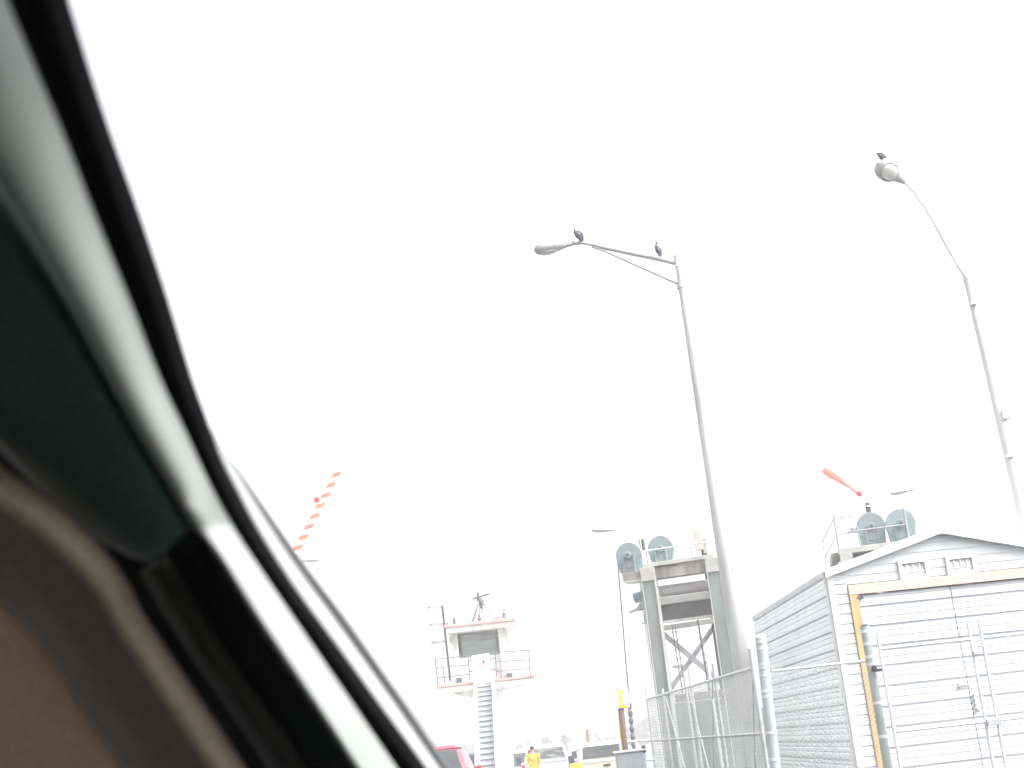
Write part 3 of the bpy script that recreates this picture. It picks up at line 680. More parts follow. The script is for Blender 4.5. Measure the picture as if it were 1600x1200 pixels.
hd_ = MB(); hd_.box(FS(mid-.10, 1.72)+fn*.05, (.22, .03, .035), (sx, -fn, Z)); hd_.box(FS(mid-.17, 1.72)+fn*.03, (.05, .06, .09), (sx, -fn, Z)); hd_.build('handle', M_galv, d1_, bevel=.006)
hd_ = MB(); hd_.box(FS(mid+.07, 1.42)+fn*.04, (.05, .05, .26), (sx, -fn, Z)); hd_.ell(FS(mid+.08, 1.28)+fn*.06, (.045, .03, .06)); hd_.build('hasp', M_galv, d2_, bevel=.006)
hg = MB()
for z in (3.46, 2.95): hg.box(FS(DL+.02, z)+fn*.045, (.13, .03, .05), (sx, -fn, Z))
hg.build('hinge', M_steeld, d1_, bevel=.005)
# gable vents: louvred frames with four lights each
for (px, py) in ((1428, 889), (1506, 881)):
    c = at(px, py, SD+.15); xv = (c-A0).dot(sx); zv = c.z; d_ = fn*.03
    fr = MB(); wv, hv = .50, .29
    for s_ in (-1, 1):
        fr.box(FS(xv+s_*wv/2, zv)+d_, (.06, .05, hv+.06), (sx, -fn, Z)); fr.box(FS(xv, zv+s_*hv/2)+d_, (wv-.06, .05, .06), (sx, -fn, Z))
    fo = fr.build('gable_vent', M_trimw, shed)
    MB().box(FS(xv, zv-.02)+fn*.006, (wv-.08, .02, hv-.08), (sx, -fn, Z)).build('vent_pane', mat('pale_pane', (.42, .44, .45), .3, var=.1), fo)
    mu = MB()
    for q in range(1, 4): mu.box(FS(xv-wv/2+wv*q/4, zv+.03)+fn*.024, (.022, .016, hv-.15), (sx, -fn, Z))
    for q in range(3): mu.box(FS(xv, zv-.11+q*.035)+fn*.024, (wv-.1, .016, .012), (sx, -fn, Z))
    mu.build('vent_bars', M_trimw, fo)
MB().box(FS(SW/2, .1)-sy*-1.0, (SW-.1, 2, .1)).build('floor_slab', M_conc, shed)

# ================================================================== GATE POSTS, GATE, FENCES
GD = 21.5
M_gpost = mat('grey_green_gate_post', (.29, .33, .32), .55, scale=2.2, stretch=(1, 1, .5), col2=(.22, .25, .24), mix=(.35, .6))
M_bpost = mat('blue_grey_gate_post', (.36, .39, .41), .5, scale=2.2, stretch=(1, 1, .5), col2=(.28, .30, .31), mix=(.35, .6))
def bigpost(label, top, bot, r, M, bands, dome):
    a, b = at(*top, GD), at(*bot, GD); G = to_ground(a, b); d = (a-G).normalized(); L = (a-G).length
    t = thing('gate_post', label, 'post', G, 'stout gate posts')
    MB().tube([G, a-d*r*.4], r, 20).build('pipe', M, t, smooth=True)
    if dome: MB().ell(a-d*r*.45, (r*1.04, r*1.04, r*.8)).build('cap', M_galvl, t, smooth='all')
    else: MB().disc(a-d*r*.4, d, r*1.05, .04, 20).build('cap', M, t, smooth=True)
    for f in bands:
        MB().disc(a-d*L*f, d, r*1.07, .045, 20).build('band', M_galvl, t, smooth=True)
bigpost('stout blue grey pipe post with a domed cap at the corner of the shed', (1188, 993), (1211, 1196), .082, M_bpost, (.035, .07, .155, .175, .215, .30, .33, .52, .66, .8), True)
bigpost('stout grey green pipe post in front of the yellow shed jamb', (1350.5, 978), (1387, 1196), .064, M_gpost, (.03, .10, .17, .21, .42, .60, .78), False)

def tb(mb, a, b, r, n=8): mb.tube([a, b], r, n)
gate = thing('gate', 'pale chain link double gate in front of the shed doors', 'gate', (at(1400, 1190, GD).x, GD, 0))
def upto(px0, py0, px1, py1, Y):
    a = at(px0, py0, Y); b = at(px1, py1, Y); return a, to_ground(a, b, .06)
l0 = upto(1370, 988, 1407, 1200, GD-.2); l1 = upto(1512, 973, 1553, 1200, GD-.1); r0 = upto(1529, 970, 1572, 1200, GD-.1)
gx = at(1655, 990, GD+.1); r1 = (V((gx.x, gx.y, r0[0].z)), V((gx.x+.3, gx.y, .06)))
def leaf(a, b, name):
    mb = MB()
    for s_ in (a, b): tb(mb, s_[0], s_[1], .024)
    fo = None
    P = lambda s_, z: s_[0]+(s_[1]-s_[0])*((z-s_[0].z)/(s_[1].z-s_[0].z))
    for z in (2.33, 1.13, .12): tb(mb, P(a, z), P(b, z), .022)
    fo = mb.build('gate_leaf', M_galvl, gate, smooth=True)
    chain('chain_link', P(a, 1), P(b, 1), .12, 2.33, fo)
    return fo
zt = at(1450, 1020, GD).z
leaf(l0, l1, 'gate_leaf'); leaf(r0, r1, 'gate_leaf')
for (px, py, sz) in ((1527, 1020, .10), (1553, 1128, .16), (1533, 1010, .05)):
    MB().box(at(px, py, GD-.16), (sz*1.3, .06, sz*.6)).build('gate_latch', M_galv, gate, bevel=.008)
hg = MB(); hg.box(at(1370, 1047, GD-.1), (.16, .06, .04)); hg.ell(at(1366, 1044, GD-.12), (.04, .035, .045)); hg.build('gate_hinge', M_steeld, gate, bevel=.01)

# short fence panel between the posts
f1 = thing('chain_link_fence', 'short chain link panel across the front corner of the shed between two stout posts', 'fence', (at(1275, 1190, GD).x, GD, 0), 'chain link fences')
a, b = at(1206, 1049, GD), at(1352, 1032, GD)
zt = (a.z+b.z)/2
for dx, z_, r_ in ((0, zt, .02), (.2, .12, .015)): MB().tube([V((a.x+dx, GD, z_)), V((b.x+dx, GD, z_))], r_, 8).build('rail', M_galvl, f1, smooth=True)
chain('chain_link', (a.x+.08, GD), (b.x+.08, GD), .1, zt, f1)

# long fence running back beside the lane
f2 = thing('chain_link_fence', 'long chain link fence running back in front of the left hoist tower', 'fence', (at(1100, 1190, 28).x, 28, 0), 'chain link fences')
near_p, far_p = at(1177, 1049, 23.0), at(1012, 1098, 36.5)
zt = 2.32
near_p.z = far_p.z = 0
for z in (zt, zt*.56, .1):
    MB().tube([near_p+Z*z, far_p+Z*z], .024 if z == zt else .016, 8).build('rail', M_galvl, f2, smooth=True)
for q, hgt in ((0, 2.62), (.26, 2.6), (.30, 2.7), (.47, 2.7), (.52, 2.65), (.78, 2.45), (1, 2.62)):
    p = near_p+(far_p-near_p)*q
    MB().tube([p, p+Z*hgt], .035 if q in (0, 1) else .028, 8).build('post', M_galv if q in (0, .26) else M_galvl, f2, smooth=True)
for q0, q1 in ((.0, .10), (.28, .40), (.5, .38), (.76, .60)):
    p, q = near_p+(far_p-near_p)*q0, near_p+(far_p-near_p)*q1; MB().tube([p+Z*zt, q+Z*.1], .016, 6).build('diagonal_brace', M_galv, f2)
chain('chain_link', (far_p.x, far_p.y), (near_p.x, near_p.y), .08, zt, f2, pitch=.13, w=.0050, M=mat('weathered_wire', (.29, .30, .29), .6, .2))

# low guard rail, ribbed bin, yellow box post, sign
GR = 40
gr = thing('guard_rail', 'pale pipe guard rail beside the foot of the hoist rope', 'guard rail', at(1000, 1200, GR)*1 - Z*(at(1000, 1200, GR).z))
mb = MB(); p, q = at(968, 1160, GR), at(1018, 1156, GR)
for dz in (0, -.52): tb(mb, p+Z*dz, q+Z*dz, .03)
for t_ in (0, .5, 1): c = p+(q-p)*t_; tb(mb, c, V((c.x, c.y, 0)), .03)
mb.build('pipes', M_galvl, gr, smooth=True)

BX = 33
bx0, bx1 = at(961, 1174, BX), at(1008, 1169, BX)
bn = thing('utility_cabinet', 'light grey ribbed utility cabinet at the foot of the hoist rope', 'cabinet', ((bx0.x+bx1.x)/2, BX, 0))
ww = bx1.x-bx0.x; zt = bx0.z; cx = (bx0.x+bx1.x)/2
MB().taper((cx, BX+.3, 0), (ww*.9, .6), (ww*.98, .62), zt-.06).build('body', M_bpost, bn, bevel=.02)
rb = MB()
for i in range(9): rb.box((cx-ww*.4+ww*.1*i, BX-.012, zt/2), (.018, .03, zt-.2))
rb.build('ribs', M_bpost, bn)
MB().box((cx, BX+.3, zt-.03), (ww*1.08, .7, .05)).build('lid', M_galvl, bn, bevel=.015)
MB().ell((cx+ww*.45, BX, zt-.02), (.06, .05, .09)).build('clamp', M_steeld, bn, smooth='all')

YD = 37
yp = thing('signal_post', 'white box with a yellow bracket mark on a brown post', 'signal post', (at(975, 1190, YD).x, YD, 0))
a, b = at(970, 1107, YD), at(978, 1180, YD)
g0 = to_ground(a, b)
MB().tube([g0, a], .075, 12).build('post', mat('rusty_brown_post', (.17, .12, .10), .8, var=.3, scale=6), yp, smooth=True)
MB().tube([g0+V((-.09, -.03, 0)), at(967, 1122, YD)], .02, 6).build('conduit', M_yellow, yp)
cb = at(972.5, 1092, YD); kk = sc(1092, YD)
xr = V((math.cos(.03), 0, -.05)).normalized(); zr_ = V((.0, 0, 1))
MB().box(cb, (20*kk, .2, 29*kk), (V((1, 0, 0)), V((0, 1, 0)), Z)).build('box', M_whitew, yp, bevel=.015)
mk = MB(); 
mk.box(cb+V((-3.5*kk, -.105, 0)), (4.5*kk, .012, 27*kk)); mk.box(cb+V((1.5*kk, -.105, 12*kk)), (5.5*kk, .012, 3*kk)); mk.box(cb+V((2*kk, -.105, -11.5*kk)), (6.5*kk, .012, 4*kk))
mk.build('yellow_mark', M_yellow, yp)

sg = thing('dock_sign', 'small grey notice board on a reddish post beyond the tan pickup', 'sign', (at(915, 1175, 78).x, 78, -1.6))
a = at(919, 1133, 78); kk = sc(1133, 78)
MB().box(a, (14*kk, .05, 15*kk)).build('board', mat('grey_board', (.5, .5, .5), .7), sg)
ln = MB()
for i in range(5): ln.box(a+V((0, -.03, (5.4-2.7*i)*kk)), ((11-(i % 2)*2)*kk, .006, 1.0*kk))
ln.build('lines_of_text', mat('grey_lettering', (.26, .26, .26), .7), sg)
MB().tube([(a.x-.06, 78.06, -1.6), (a.x-.06, 78.06, a.z-6*kk)], .11, 8).build('post', mat('reddish_post', (.25, .13, .11), .8), sg)

# timber fender wall behind the lamp post
fd = thing('fender_wall', 'weathered timber fender wall standing in the water behind the lamp post', 'dock wall', (at(1190, 1140, 48).x, 48, -1.6))
x0, x1 = at(1130, 1140, 48).x, at(1290, 1140, 48).x
MB().box(((x0+x1)/2, 48.15, -.2), (x1-x0, .12, 2.8)).build('boards', mat('grey_boards', (.36, .36, .35), .8, scale=2, stretch=(6, 1, .4), var=.2), fd)
for py in (1128, 1142, 1155):
    z = at(1165, py, 48).z; MB().box(((x0+x1)/2, 48, z), (x1-x0, .16, .16 if py > 1130 else .09)).build('waler', mat('brown_timber', (.25, .23, .21), .8, var=.3, scale=3), fd, bevel=.01)
for i in range(6):
    x = x0+(x1-x0)*i/5; MB().tube([(x, 48.4, -3), (x, 48.4, 1.9)], .16, 10).build('pile', mat('pile_timber', (.2, .18, .16), .9, var=.3), fd, smooth=True)

# ================================================================== FERRY
FD = 58.0
kf = sc(1065, FD, 755)
deck_c = at(757, 1068, FD); zd = deck_c.z
fe = thing('ferry', 'white car ferry with a raised pilothouse, steep stair and red roof', 'ferry', (deck_c.x, FD+6, -1.6))
def B(px, py, w_, h_, dep, D=FD, dy=None):            # centre by picture point; w,h in pixels
    c = at(px, py, D); return (c+V((0, dep/2, 0)), (w_*kf, dep, h_*kf))
def fbox(name, M, px, py, w_, h_, dep, D=FD, bevel=.01, parent=None):
    c, s_ = B(px, py, w_, h_, dep, D); return MB().box(c, s_).build(name, M, parent or fe, bevel=bevel)
DZ = -.35                                             # vehicle deck level
hull = MB(); hull.prism([(deck_c.x-7.5, 44, -1.9), (deck_c.x+7.5, 44, -1.9), (deck_c.x+7.5, 44, DZ), (deck_c.x-7.5, 44, DZ)], (0, 55, 0)); hull.build('hull', M_white, fe, bevel=.1)
# central casing under the pilothouse
fbox('casing', M_white, 768, 1150, 47, 150, 8, FD+1.6)
# wing deck
dk = MB()
dl, dr_ = at(681, 1072, FD), at(836, 1057, FD); zdk = (dl.z+dr_.z)/2
dk.box(((dl.x+dr_.x)/2, FD+1.9, zdk), (dr_.x-dl.x, 3.8, .10)); dk.build('wing_deck', M_redroof, fe, bevel=.01)
MB().box(((dl.x+dr_.x)/2, FD+1.9, zdk-.17), (dr_.x-dl.x-.1, 3.7, .2)).build('deck_beam', M_whitew, fe, bevel=.01)
MB().prism([(dl.x+.5, FD+1, zdk-.28), (deck_c.x+.2, FD+1, zdk-.28), (deck_c.x+.2, FD+1, zdk-.85)], (0, 2, 0)).build('deck_bracket', M_whitew, fe)
MB().prism([(dr_.x-.5, FD+1, zdk-.28), (deck_c.x+.9, FD+1, zdk-.28), (deck_c.x+.9, FD+1, zdk-.75)], (0, 2, 0)).build('deck_bracket', M_white, fe)
# pilothouse
pl, pr = at(708, 1050, FD+.5).x, at(796, 1045, FD+.5).x
zrf = (at(697, 980, FD).z+at(803, 972, FD).z)/2
pc = (pl+pr)/2; ph = zrf-zdk-.06
MB().box((pc, FD+2.2, zdk+.06+ph*.23), (pr-pl-.3, 2.6, ph*.46)).build('lower_house', M_white, fe, bevel=.02)
for x, ww_ in ((pl+.16, .28), (pr-.16, .32)):
    MB().box((x, FD+.75, zdk+.055+ph/2), (ww_, .4, ph-.02)).build('corner_pillar', M_whitew, fe, bevel=.02)
    MB().box((x, FD+3.2, zdk+.055+ph/2), (ww_, .4, ph-.02)).build('corner_pillar', M_whitew, fe, bevel=.02)
M_pw = mat('streaky_window_glass', (.30, .33, .31), .22, .2, scale=.9, stretch=(.7, 1, 2.2), col2=(.16, .17, .15), mix=(.35, .62))
zw0 = zdk+.06+ph*.46; zw1 = zrf-.14
wo = MB().box((pc, FD+1.12, (zw0+zw1)/2), (pr-pl-.75, .06, zw1-zw0)).build('front_window', M_pw, fe)
fr = MB()
for x in (pl+.42, pr-.42): fr.box((x, FD+1.08, (zw0+zw1)/2), (.05, .1, zw1-zw0))
fr.box((pc+.42, FD+1.08, zw0+(zw1-zw0)*.62), (.9, .05, .03))
fr.build('window_frame', M_rail, wo)
MB().box((pc, FD+1.06, zw0+.01), (pr-pl-.7, .14, .05)).build('window_sill', M_rail, wo)
sd_ = MB(); sd_.box((pc, FD+1.0, zw1-.06), (pr-pl-.66, .2, .12)); sd_.build('window_hood', mat('dark_stained_hood', (.17, .16, .15), .8, var=.4, scale=4), wo)
MB().box((pl+.1, FD+2.2, (zw0+zw1)/2), (.05, 1.9, zw1-zw0)).build('side_window', M_glassd, fe)
MB().box((pr-.1, FD+2.2, (zw0+zw1)/2), (.05, 1.9, zw1-zw0)).build('side_window', M_glassd, fe)
MB().box((pc, FD+3.6, zdk+.06+ph/2), (pr-pl-.4, .1, ph-.05)).build('rear_wall', M_white, fe)
rx0, rx1 = at(694, 980, FD).x, at(807, 972, FD).x
MB().box(((rx0+rx1)/2, FD+2, zrf-.09), (rx1-rx0-.1, 3.9, .22)).build('roof_fascia', M_whitew, fe, bevel=.03)
rf = MB().box(((rx0+rx1)/2, FD+1.95, zrf+.075), (rx1-rx0, 4.0, .13)).build('roof', M_redroof, fe, bevel=.03)
# mast with three hoop lights on the left
ms = MB(); ms.beam(at(691, 947, FD+.1), at(703.5, 1064, FD+.1), .09, .09, (0, 1, 0)); mo = ms.build('hoop_mast', M_black, fe)
for (px, py) in ((680, 948.5), (683, 975.5), (686, 1003)):
    c = at(px, py, FD+.1); h_ = MB(); h_.tube([c+V((.32*math.cos(a), .32*math.sin(a), .10*math.cos(a)*0+.02)) for a in [2*math.pi*i/18 for i in range(19)]], .014, 6, cap=False)
    h_.tube([c+V((.32*math.cos(a), .32*math.sin(a), -.04)) for a in [2*math.pi*i/18 for i in range(19)]], .012, 6, cap=False)
    for i in range(5): a = 2*math.pi*i/5; h_.tube([c+V((.32*math.cos(a), .32*math.sin(a), -.05)), c+V((.32*math.cos(a), .32*math.sin(a), .03))], .012, 5)
    h_.tube([c+V((.3, 0, 0)), at(px+14.5, py-1, FD+.1)], .016, 6); h_.build('hoop', M_rail, mo)
# roof gear
def post(name, M, px0, py0, px1, py1, r, D, par=fe): return MB().tube([at(px0, py0, D), at(px1, py1, D)], r, 10).build(name, M, par, smooth=True)
post('vent_pipe', M_black, 710.5, 984, 709.5, 966, .05, FD+.3)
post('vent_pipe', M_black, 712.5, 984, 711, 974, .05, FD+.3)
post('exhaust_stack', M_rail, 788.5, 978, 787.5, 958, .075, FD+.4)
post('stack_band', M_white, 787.5, 957.6, 787.3, 955.6, .085, FD+.4); post('stack_cap', M_rail, 787.3, 955.2, 787.2, 952.8, .065, FD+.4)
MB().ell(at(798.5, 967.5, FD+.8), (.10, .10, .08)).build('dome_light', mat('violet_grey_dome', (.20, .17, .24), .4), fe, smooth='all')
vt = MB(); c = at(772, 966, FD+.9)
for i in range(5): vt.box(c+V(((-7+3.5*i)*kf, 0, i*.008)), (2.4*kf, .2, 5.5*kf))
vt.box(c+V((0, .12, .01)), (18*kf, .05, 7*kf)); vt.build('roof_vent', M_steelp, fe)
rm = MB(); D = FD+1.2
apex = at(752, 944, D)
for (px, py, r_) in ((735.5, 977, .025), (738.5, 976, .02), (765.5, 962, .016)): rm.tube([at(747 if px < 750 else 757, 945, D), at(px, py, D)], r_, 6)
rm.tube([at(749.5, 946, D), at(749, 968, D)], .016, 6); rm.tube([at(753.5, 946, D+.1), at(755, 968, D)], .016, 6); rm.tube([at(746, 945, D), at(758, 944, D)], .03, 6)
ro = rm.build('radar_tripod', M_rail, fe)
MB().tube([at(753, 951, D), at(751, 936, D)], [.06, .10], 12).build('radar_pedestal', M_rail, fe, smooth=True)
MB().ell(at(751.5, 939, D-.05), (.12, .12, .14)).build('searchlight', M_rail, fe, smooth='all')
MB().beam(at(738.5, 936, D), at(764.5, 928, D), .11, .08).build('radar_scanner', M_rail, fe, bevel=.01)
post('mast_lamp', M_black, 747.5, 939, 746.6, 926, .055, D-.05)
for px, py in ((749, 967.5), (757, 967.5)):
    h_ = MB(); h_.disc(at(px, py, FD+.5), (0, 1, 0), .085, .09, 16); ho = h_.build('horn', M_rail if px < 753 else mat('pinkish_horn', (.42, .26, .25), .5), fe, smooth=True)
post('horn_base', M_orange, 751, 975, 750.5, 971, .09, FD+.5)
post('horn_neck', M_rail, 749, 966, 748.5, 960, .04, FD+.5)
fl = MB(); c = at(718.5, 950, FD+1); fl.box(c, (13*kf, .12, 8.5*kf), (V((.97, 0, .24)), V((0, 1, 0)), V((-.24, 0, .97)))); fo = fl.build('radar_reflector', M_steelp, fe, bevel=.03)
MB().tube([at(720, 954, FD+1.05), at(722, 980, FD+1.05)], .014, 6).build('reflector_stem', M_white, fo)
post('whip_antenna', M_white, 792, 972, 789, 925, .012, FD+1.5)
post('whip_antenna', M_white, 700, 980, 697, 955, .012, FD+1.5)
lf = MB(); lf.box(at(801, 984, FD+.3), (.22, .3, .10)); lf.box(at(803.5, 990, FD+.3), (.08, .2, .1)); lf.build('floodlight', mat('pale_floodlight', (.5, .5, .46), .5), fe, bevel=.02)
MB().ell(at(698.5, 975, FD+.6), (.05, .05, .06)).build('side_light', M_rail, fe, smooth='all')
MB().box(at(704, 1000, FD+.5), (.10, .2, .28)).build('side_light_board', M_steelp, fe, bevel=.02)
# wing rails
def rails(pts, D, zs, r, M=M_rail):
    mb = MB()
    for (px0, py0), (px1, py1) in pts: mb.tube([at(px0, py0, D), at(px1, py1, D)], r, 6)
    return mb.build('railing', M, fe)
rails([((680, 1030), (731, 1024.5)), ((682, 1044), (713, 1040)), ((711, 1041), (732, 1039)), ((684, 1059.5), (733, 1053.5)), ((731, 1024.5), (734.5, 1063)), ((680, 1030), (684, 1071)), ((692.5, 1043), (695, 1067)),
       ((731.5, 1032), (738, 1031.5)), ((738, 1031.5), (740, 1034.5)), ((740, 1034.5), (741.5, 1064)), ((733, 1049.5), (740, 1049)),
       ((774, 1019.5), (826, 1016)), ((774.5, 1034), (826, 1031)), ((775, 1049), (828, 1044.5)), ((774, 1019.5), (776, 1057)), ((826, 1016), (829, 1058)),
       ((774, 1028), (767.5, 1029)), ((767.5, 1029), (766, 1032)), ((766, 1032), (768, 1060)), ((775, 1046), (768, 1047))], FD-.05, None, .022)
rails([((836, 1023), (838, 1061)), ((826, 1016), (836, 1023)), ((828, 1044.5), (837, 1047))], FD+1.2, None, .02, M_galv)
rails([((680, 1030), (683, 1033)), ((683, 1033), (687, 1074))], FD+1.2, None, .02, M_galv)
fbox('deck_locker', M_rail, 717, 1062, 8, 6, .4, FD+.2); fbox('deck_locker', M_rail, 796, 1054.5, 9, 6, .4, FD+.2)
# stair: stringers, treads and risers coming down towards the camera
ST, SB = FD-.1, FD-7.4
tl, tr_ = at(745, 1066, ST), at(768, 1064, ST); bl, br = at(747.5, 1206, SB), at(776.5, 1203, SB)
zt_ = (tl.z+tr_.z)/2
xc = (tl.x+tr_.x)/2; hw = (tr_.x-tl.x)/2*1.0
dirv = V((0, SB-ST, at(760, 1205, SB).z-zt_)); 
xb = (bl.x+br.x)/2
for s_ in (-1, 1):
    a = V((xc+s_*(hw+.07), ST, zt_)); b = V((xb+s_*(hw+.07), SB, zt_+dirv.z)); ex_ = (b-a)*.30
    MB().beam(a-(b-a)*.0, b+ex_, .09, .42, (0, -1, 1)).build('stringer', M_white, fe)
    MB().beam(a+V((s_*.052, 0, 0)), b+ex_+V((s_*.052, 0, 0)), .008, .40, (0, -1, 1)).build('stringer_edge', M_galv, fe)
M_riser = mat('blue_grey_riser', (.50, .52, .56), .6, scale=2.5, var=.08)
NS = 17
st = MB(); rows_ = []; h_ = -dirv.z/NS; g_ = -dirv.y/NS
for i in range(NS+6):
    t_ = i/NS; c = V((xc+(xb-xc)*t_, ST+dirv.y*t_, zt_+dirv.z*t_)); w2 = hw-.03
    # nosing, riser, tread: one folded sheet
    for dy, dz in ((0, 0), (-.02, 0), (-.02, -.035), (.015, -.035), (.015, -h_)):
        p = c+V((0, dy, dz)); rows_.append([p-V((w2, 0, 0)), p+V((w2, 0, 0))])
st.grid(rows_)
for i in range(len(st.f)): st.m[i] = 1 if i % 5 in (0, 1, 2, 4) else 0
st.build('steps', [M_riser, M_rail], fe, solid=.006)
# sign board with the number
sb = at(753, 1042, FD-.12)
bo = MB().box(at(753, 1045, FD-.1), (28*kf, .05, 44*kf), (V((.999, 0, .03)), V((0, 1, 0)), Z)).build('sign_board', M_white, fe)
dc = at(755, 1035, FD-.16)
h1, h2 = 8.6*kf, 6.6*kf
dm = MB(); rg_o = [dc+V((h1, 0, 0)), dc+V((0, 0, h1)), dc+V((-h1, 0, 0)), dc+V((0, 0, -h1))]; rg_i = [dc+(p-dc)*(h2/h1) for p in rg_o]
for i in range(4):
    j = (i+1) % 4; dm.hexa([rg_o[i], rg_o[j], rg_i[j], rg_i[i], rg_o[i]+V((0, .01, 0)), rg_o[j]+V((0, .01, 0)), rg_i[j]+V((0, .01, 0)), rg_i[i]+V((0, .01, 0))])
dm.build('diamond_border', mat('red_sign_border', (.50, .16, .15), .6), bo)
cu = bpy.data.curves.new('numeral', 'FONT'); cu.body = '4'; cu.size = 10.5*kf; cu.align_x = 'CENTER'; cu.align_y = 'CENTER'; cu.extrude = .008; cu.offset = .008
to = bpy.data.objects.new('numeral', cu); COL.objects.link(to)
me = bpy.data.meshes.new_from_object(to.evaluated_get(bpy.context.evaluated_depsgraph_get())); bpy.data.objects.remove(to)
no = bpy.data.objects.new('numeral', me); COL.objects.link(no); no.parent = bo; me.materials.clear(); me.materials.append(M_rail)
no.location = dc-ORG[bo]+V((0, -.012, 0)); no.rotation_euler = (R(90), 0, 0)

# ================================================================== VEHICLES (tails towards the camera)
M_tail = mat('red_tail_lamp', (.45, .03, .04), .25, var=.1)
M_tyre = mat('tyre_rubber', (.03, .03, .03), .9)
M_chrome = mat('bright_bumper', (.6, .6, .6), .25, .8, var=.05)
def wheels(t, cx, ys, z0, hw, r=.38):
    for y in ys:
        for s_ in (-1, 1):
            wo = MB().disc((cx+s_*hw, y, z0+r), (1, 0, 0), r, .26, 24).build('wheel', M_tyre, t, smooth=True, bevel=.03)
            MB().disc((cx+s_*(hw+.02), y, z0+r), (1, 0, 0), r*.6, .24, 18).build('rim', M_galvl, wo, smooth=True, bevel=.02)
def pickup(label, px, py, D, col, ht, W=1.98, handle=True, group='pickups on the ferry', mirrors=(1, 1), emblem=True, win=None):
    top = at(px, py, D); z0 = top.z-ht; cx = top.x
    t = thing('pickup_truck', label, 'pickup truck', (cx, D+2.8, z0), group)
    M = mat('pickup_paint', col, .35, .1, var=.04, scale=1, coat=.5)
    belt = z0+1.22
    MB().taper((cx, D+2.8, z0+.48), (W-.06, 5.6), (W, 5.55), .40).build('lower_body', M, t, bevel=.05)
    bd_ = MB()
    for s_ in (-1, 1): bd_.box((cx+s_*(W/2-.06), D+1.15, belt-.18), (.12, 2.25, .40))
    bd_.build('bed_sides', M, t, bevel=.03)
    tg = MB().box((cx, D+.04, belt-.24), (W-.30, .09, .54)).build('tailgate', M, t, bevel=.02)
    MB().box((cx, D-.005, belt-.02), (W-.34, .06, .035)).build('tailgate_lip', M_galv, tg, bevel=.01)
    if handle: MB().box((cx, D-.014, belt-.17), (.24, .03, .085)).build('handle', M_black, tg, bevel=.015)
    if emblem:
        e_ = MB()
        for s_ in (-1, 1): e_.box((cx+s_*.07, D-.014, belt-.30), (.15, .02, .05), (V((.9, 0, -.43*s_)).normalized(), V((0, 1, 0)), V((.43*s_, 0, .9)).normalized()))
        e_.build('emblem', M_galv, tg)
    cabz = ht-1.22
    MB().taper((cx, D+3.35, belt-.32), (W-.06, 2.1), (W-.04, 2.05), .34).build('cab_body', M, t, bevel=.05)
    MB().taper((cx, D+3.3, belt), (W-.14, 1.9), (W-.50, 1.45), cabz-.06).build('cab', M, t, bevel=.09)
    MB().taper((cx, D+3.3, z0+ht-.14), (W-.50, 1.45), (W-.62, 1.3), .13).build('roof', M, t, bevel=.05)
    # rear window lies on the sloping cab back
    yb0, yb1 = D+3.3-.95, D+3.3-.725
    zf = lambda f: belt+(cabz-.06)*f
    yf = lambda f: yb0+(yb1-yb0)*f-.006
    f0, f1 = .14, .84
    w0, w1 = (W-.14)*.5-.16, (W-.5)*.5-.03
    MB().hexa([V((cx-w0, yf(f0)-.02, zf(f0))), V((cx+w0, yf(f0)-.02, zf(f0))), V((cx+w0, yf(f0)+.03, zf(f0))), V((cx-w0, yf(f0)+.03, zf(f0))),
               V((cx-w1, yf(f1)-.02, zf(f1))), V((cx+w1, yf(f1)-.02, zf(f1))), V((cx+w1, yf(f1)+.03, zf(f1))), V((cx-w1, yf(f1)+.03, zf(f1)))]).build('rear_window', win or M_glassd, t, bevel=.02)
    for s_ in (-1, 1):
        MB().box((cx+s_*(W/2-.08), D+.06, belt-.26), (.15, .12, .44)).build('tail_light', M_tail, t, bevel=.03)
        if mirrors[0 if s_ < 0 else 1]:
            mm = MB(); mm.box((cx+s_*(W/2+.16), D+4.05, belt+.08), (.22, .12, .30)); mm.box((cx+s_*(W/2+.0), D+4.08, belt+.0), (.2, .05, .05)); mm.build('wing_mirror', M_black, t, bevel=.03)
    MB().box((cx, D+4.9, belt-.16), (W-.1, 1.3, .22)).build('bonnet', M, t, bevel=.06)
    MB().box((cx, D-.08, z0+.58), (W-.1, .2, .2)).build('bumper', M_chrome, t, bevel=.03)
    wheels(t, cx, (D+1.2, D+4.6), z0, W/2-.13)
    return t
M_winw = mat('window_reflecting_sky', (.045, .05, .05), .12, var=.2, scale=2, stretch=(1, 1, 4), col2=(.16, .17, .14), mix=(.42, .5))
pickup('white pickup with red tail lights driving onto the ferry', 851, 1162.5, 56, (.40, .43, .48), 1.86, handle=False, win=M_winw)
pickup('tan pickup with a black tailgate handle right of the white one', 944, 1157.5, 50, (.46, .42, .38), 1.86, emblem=True)

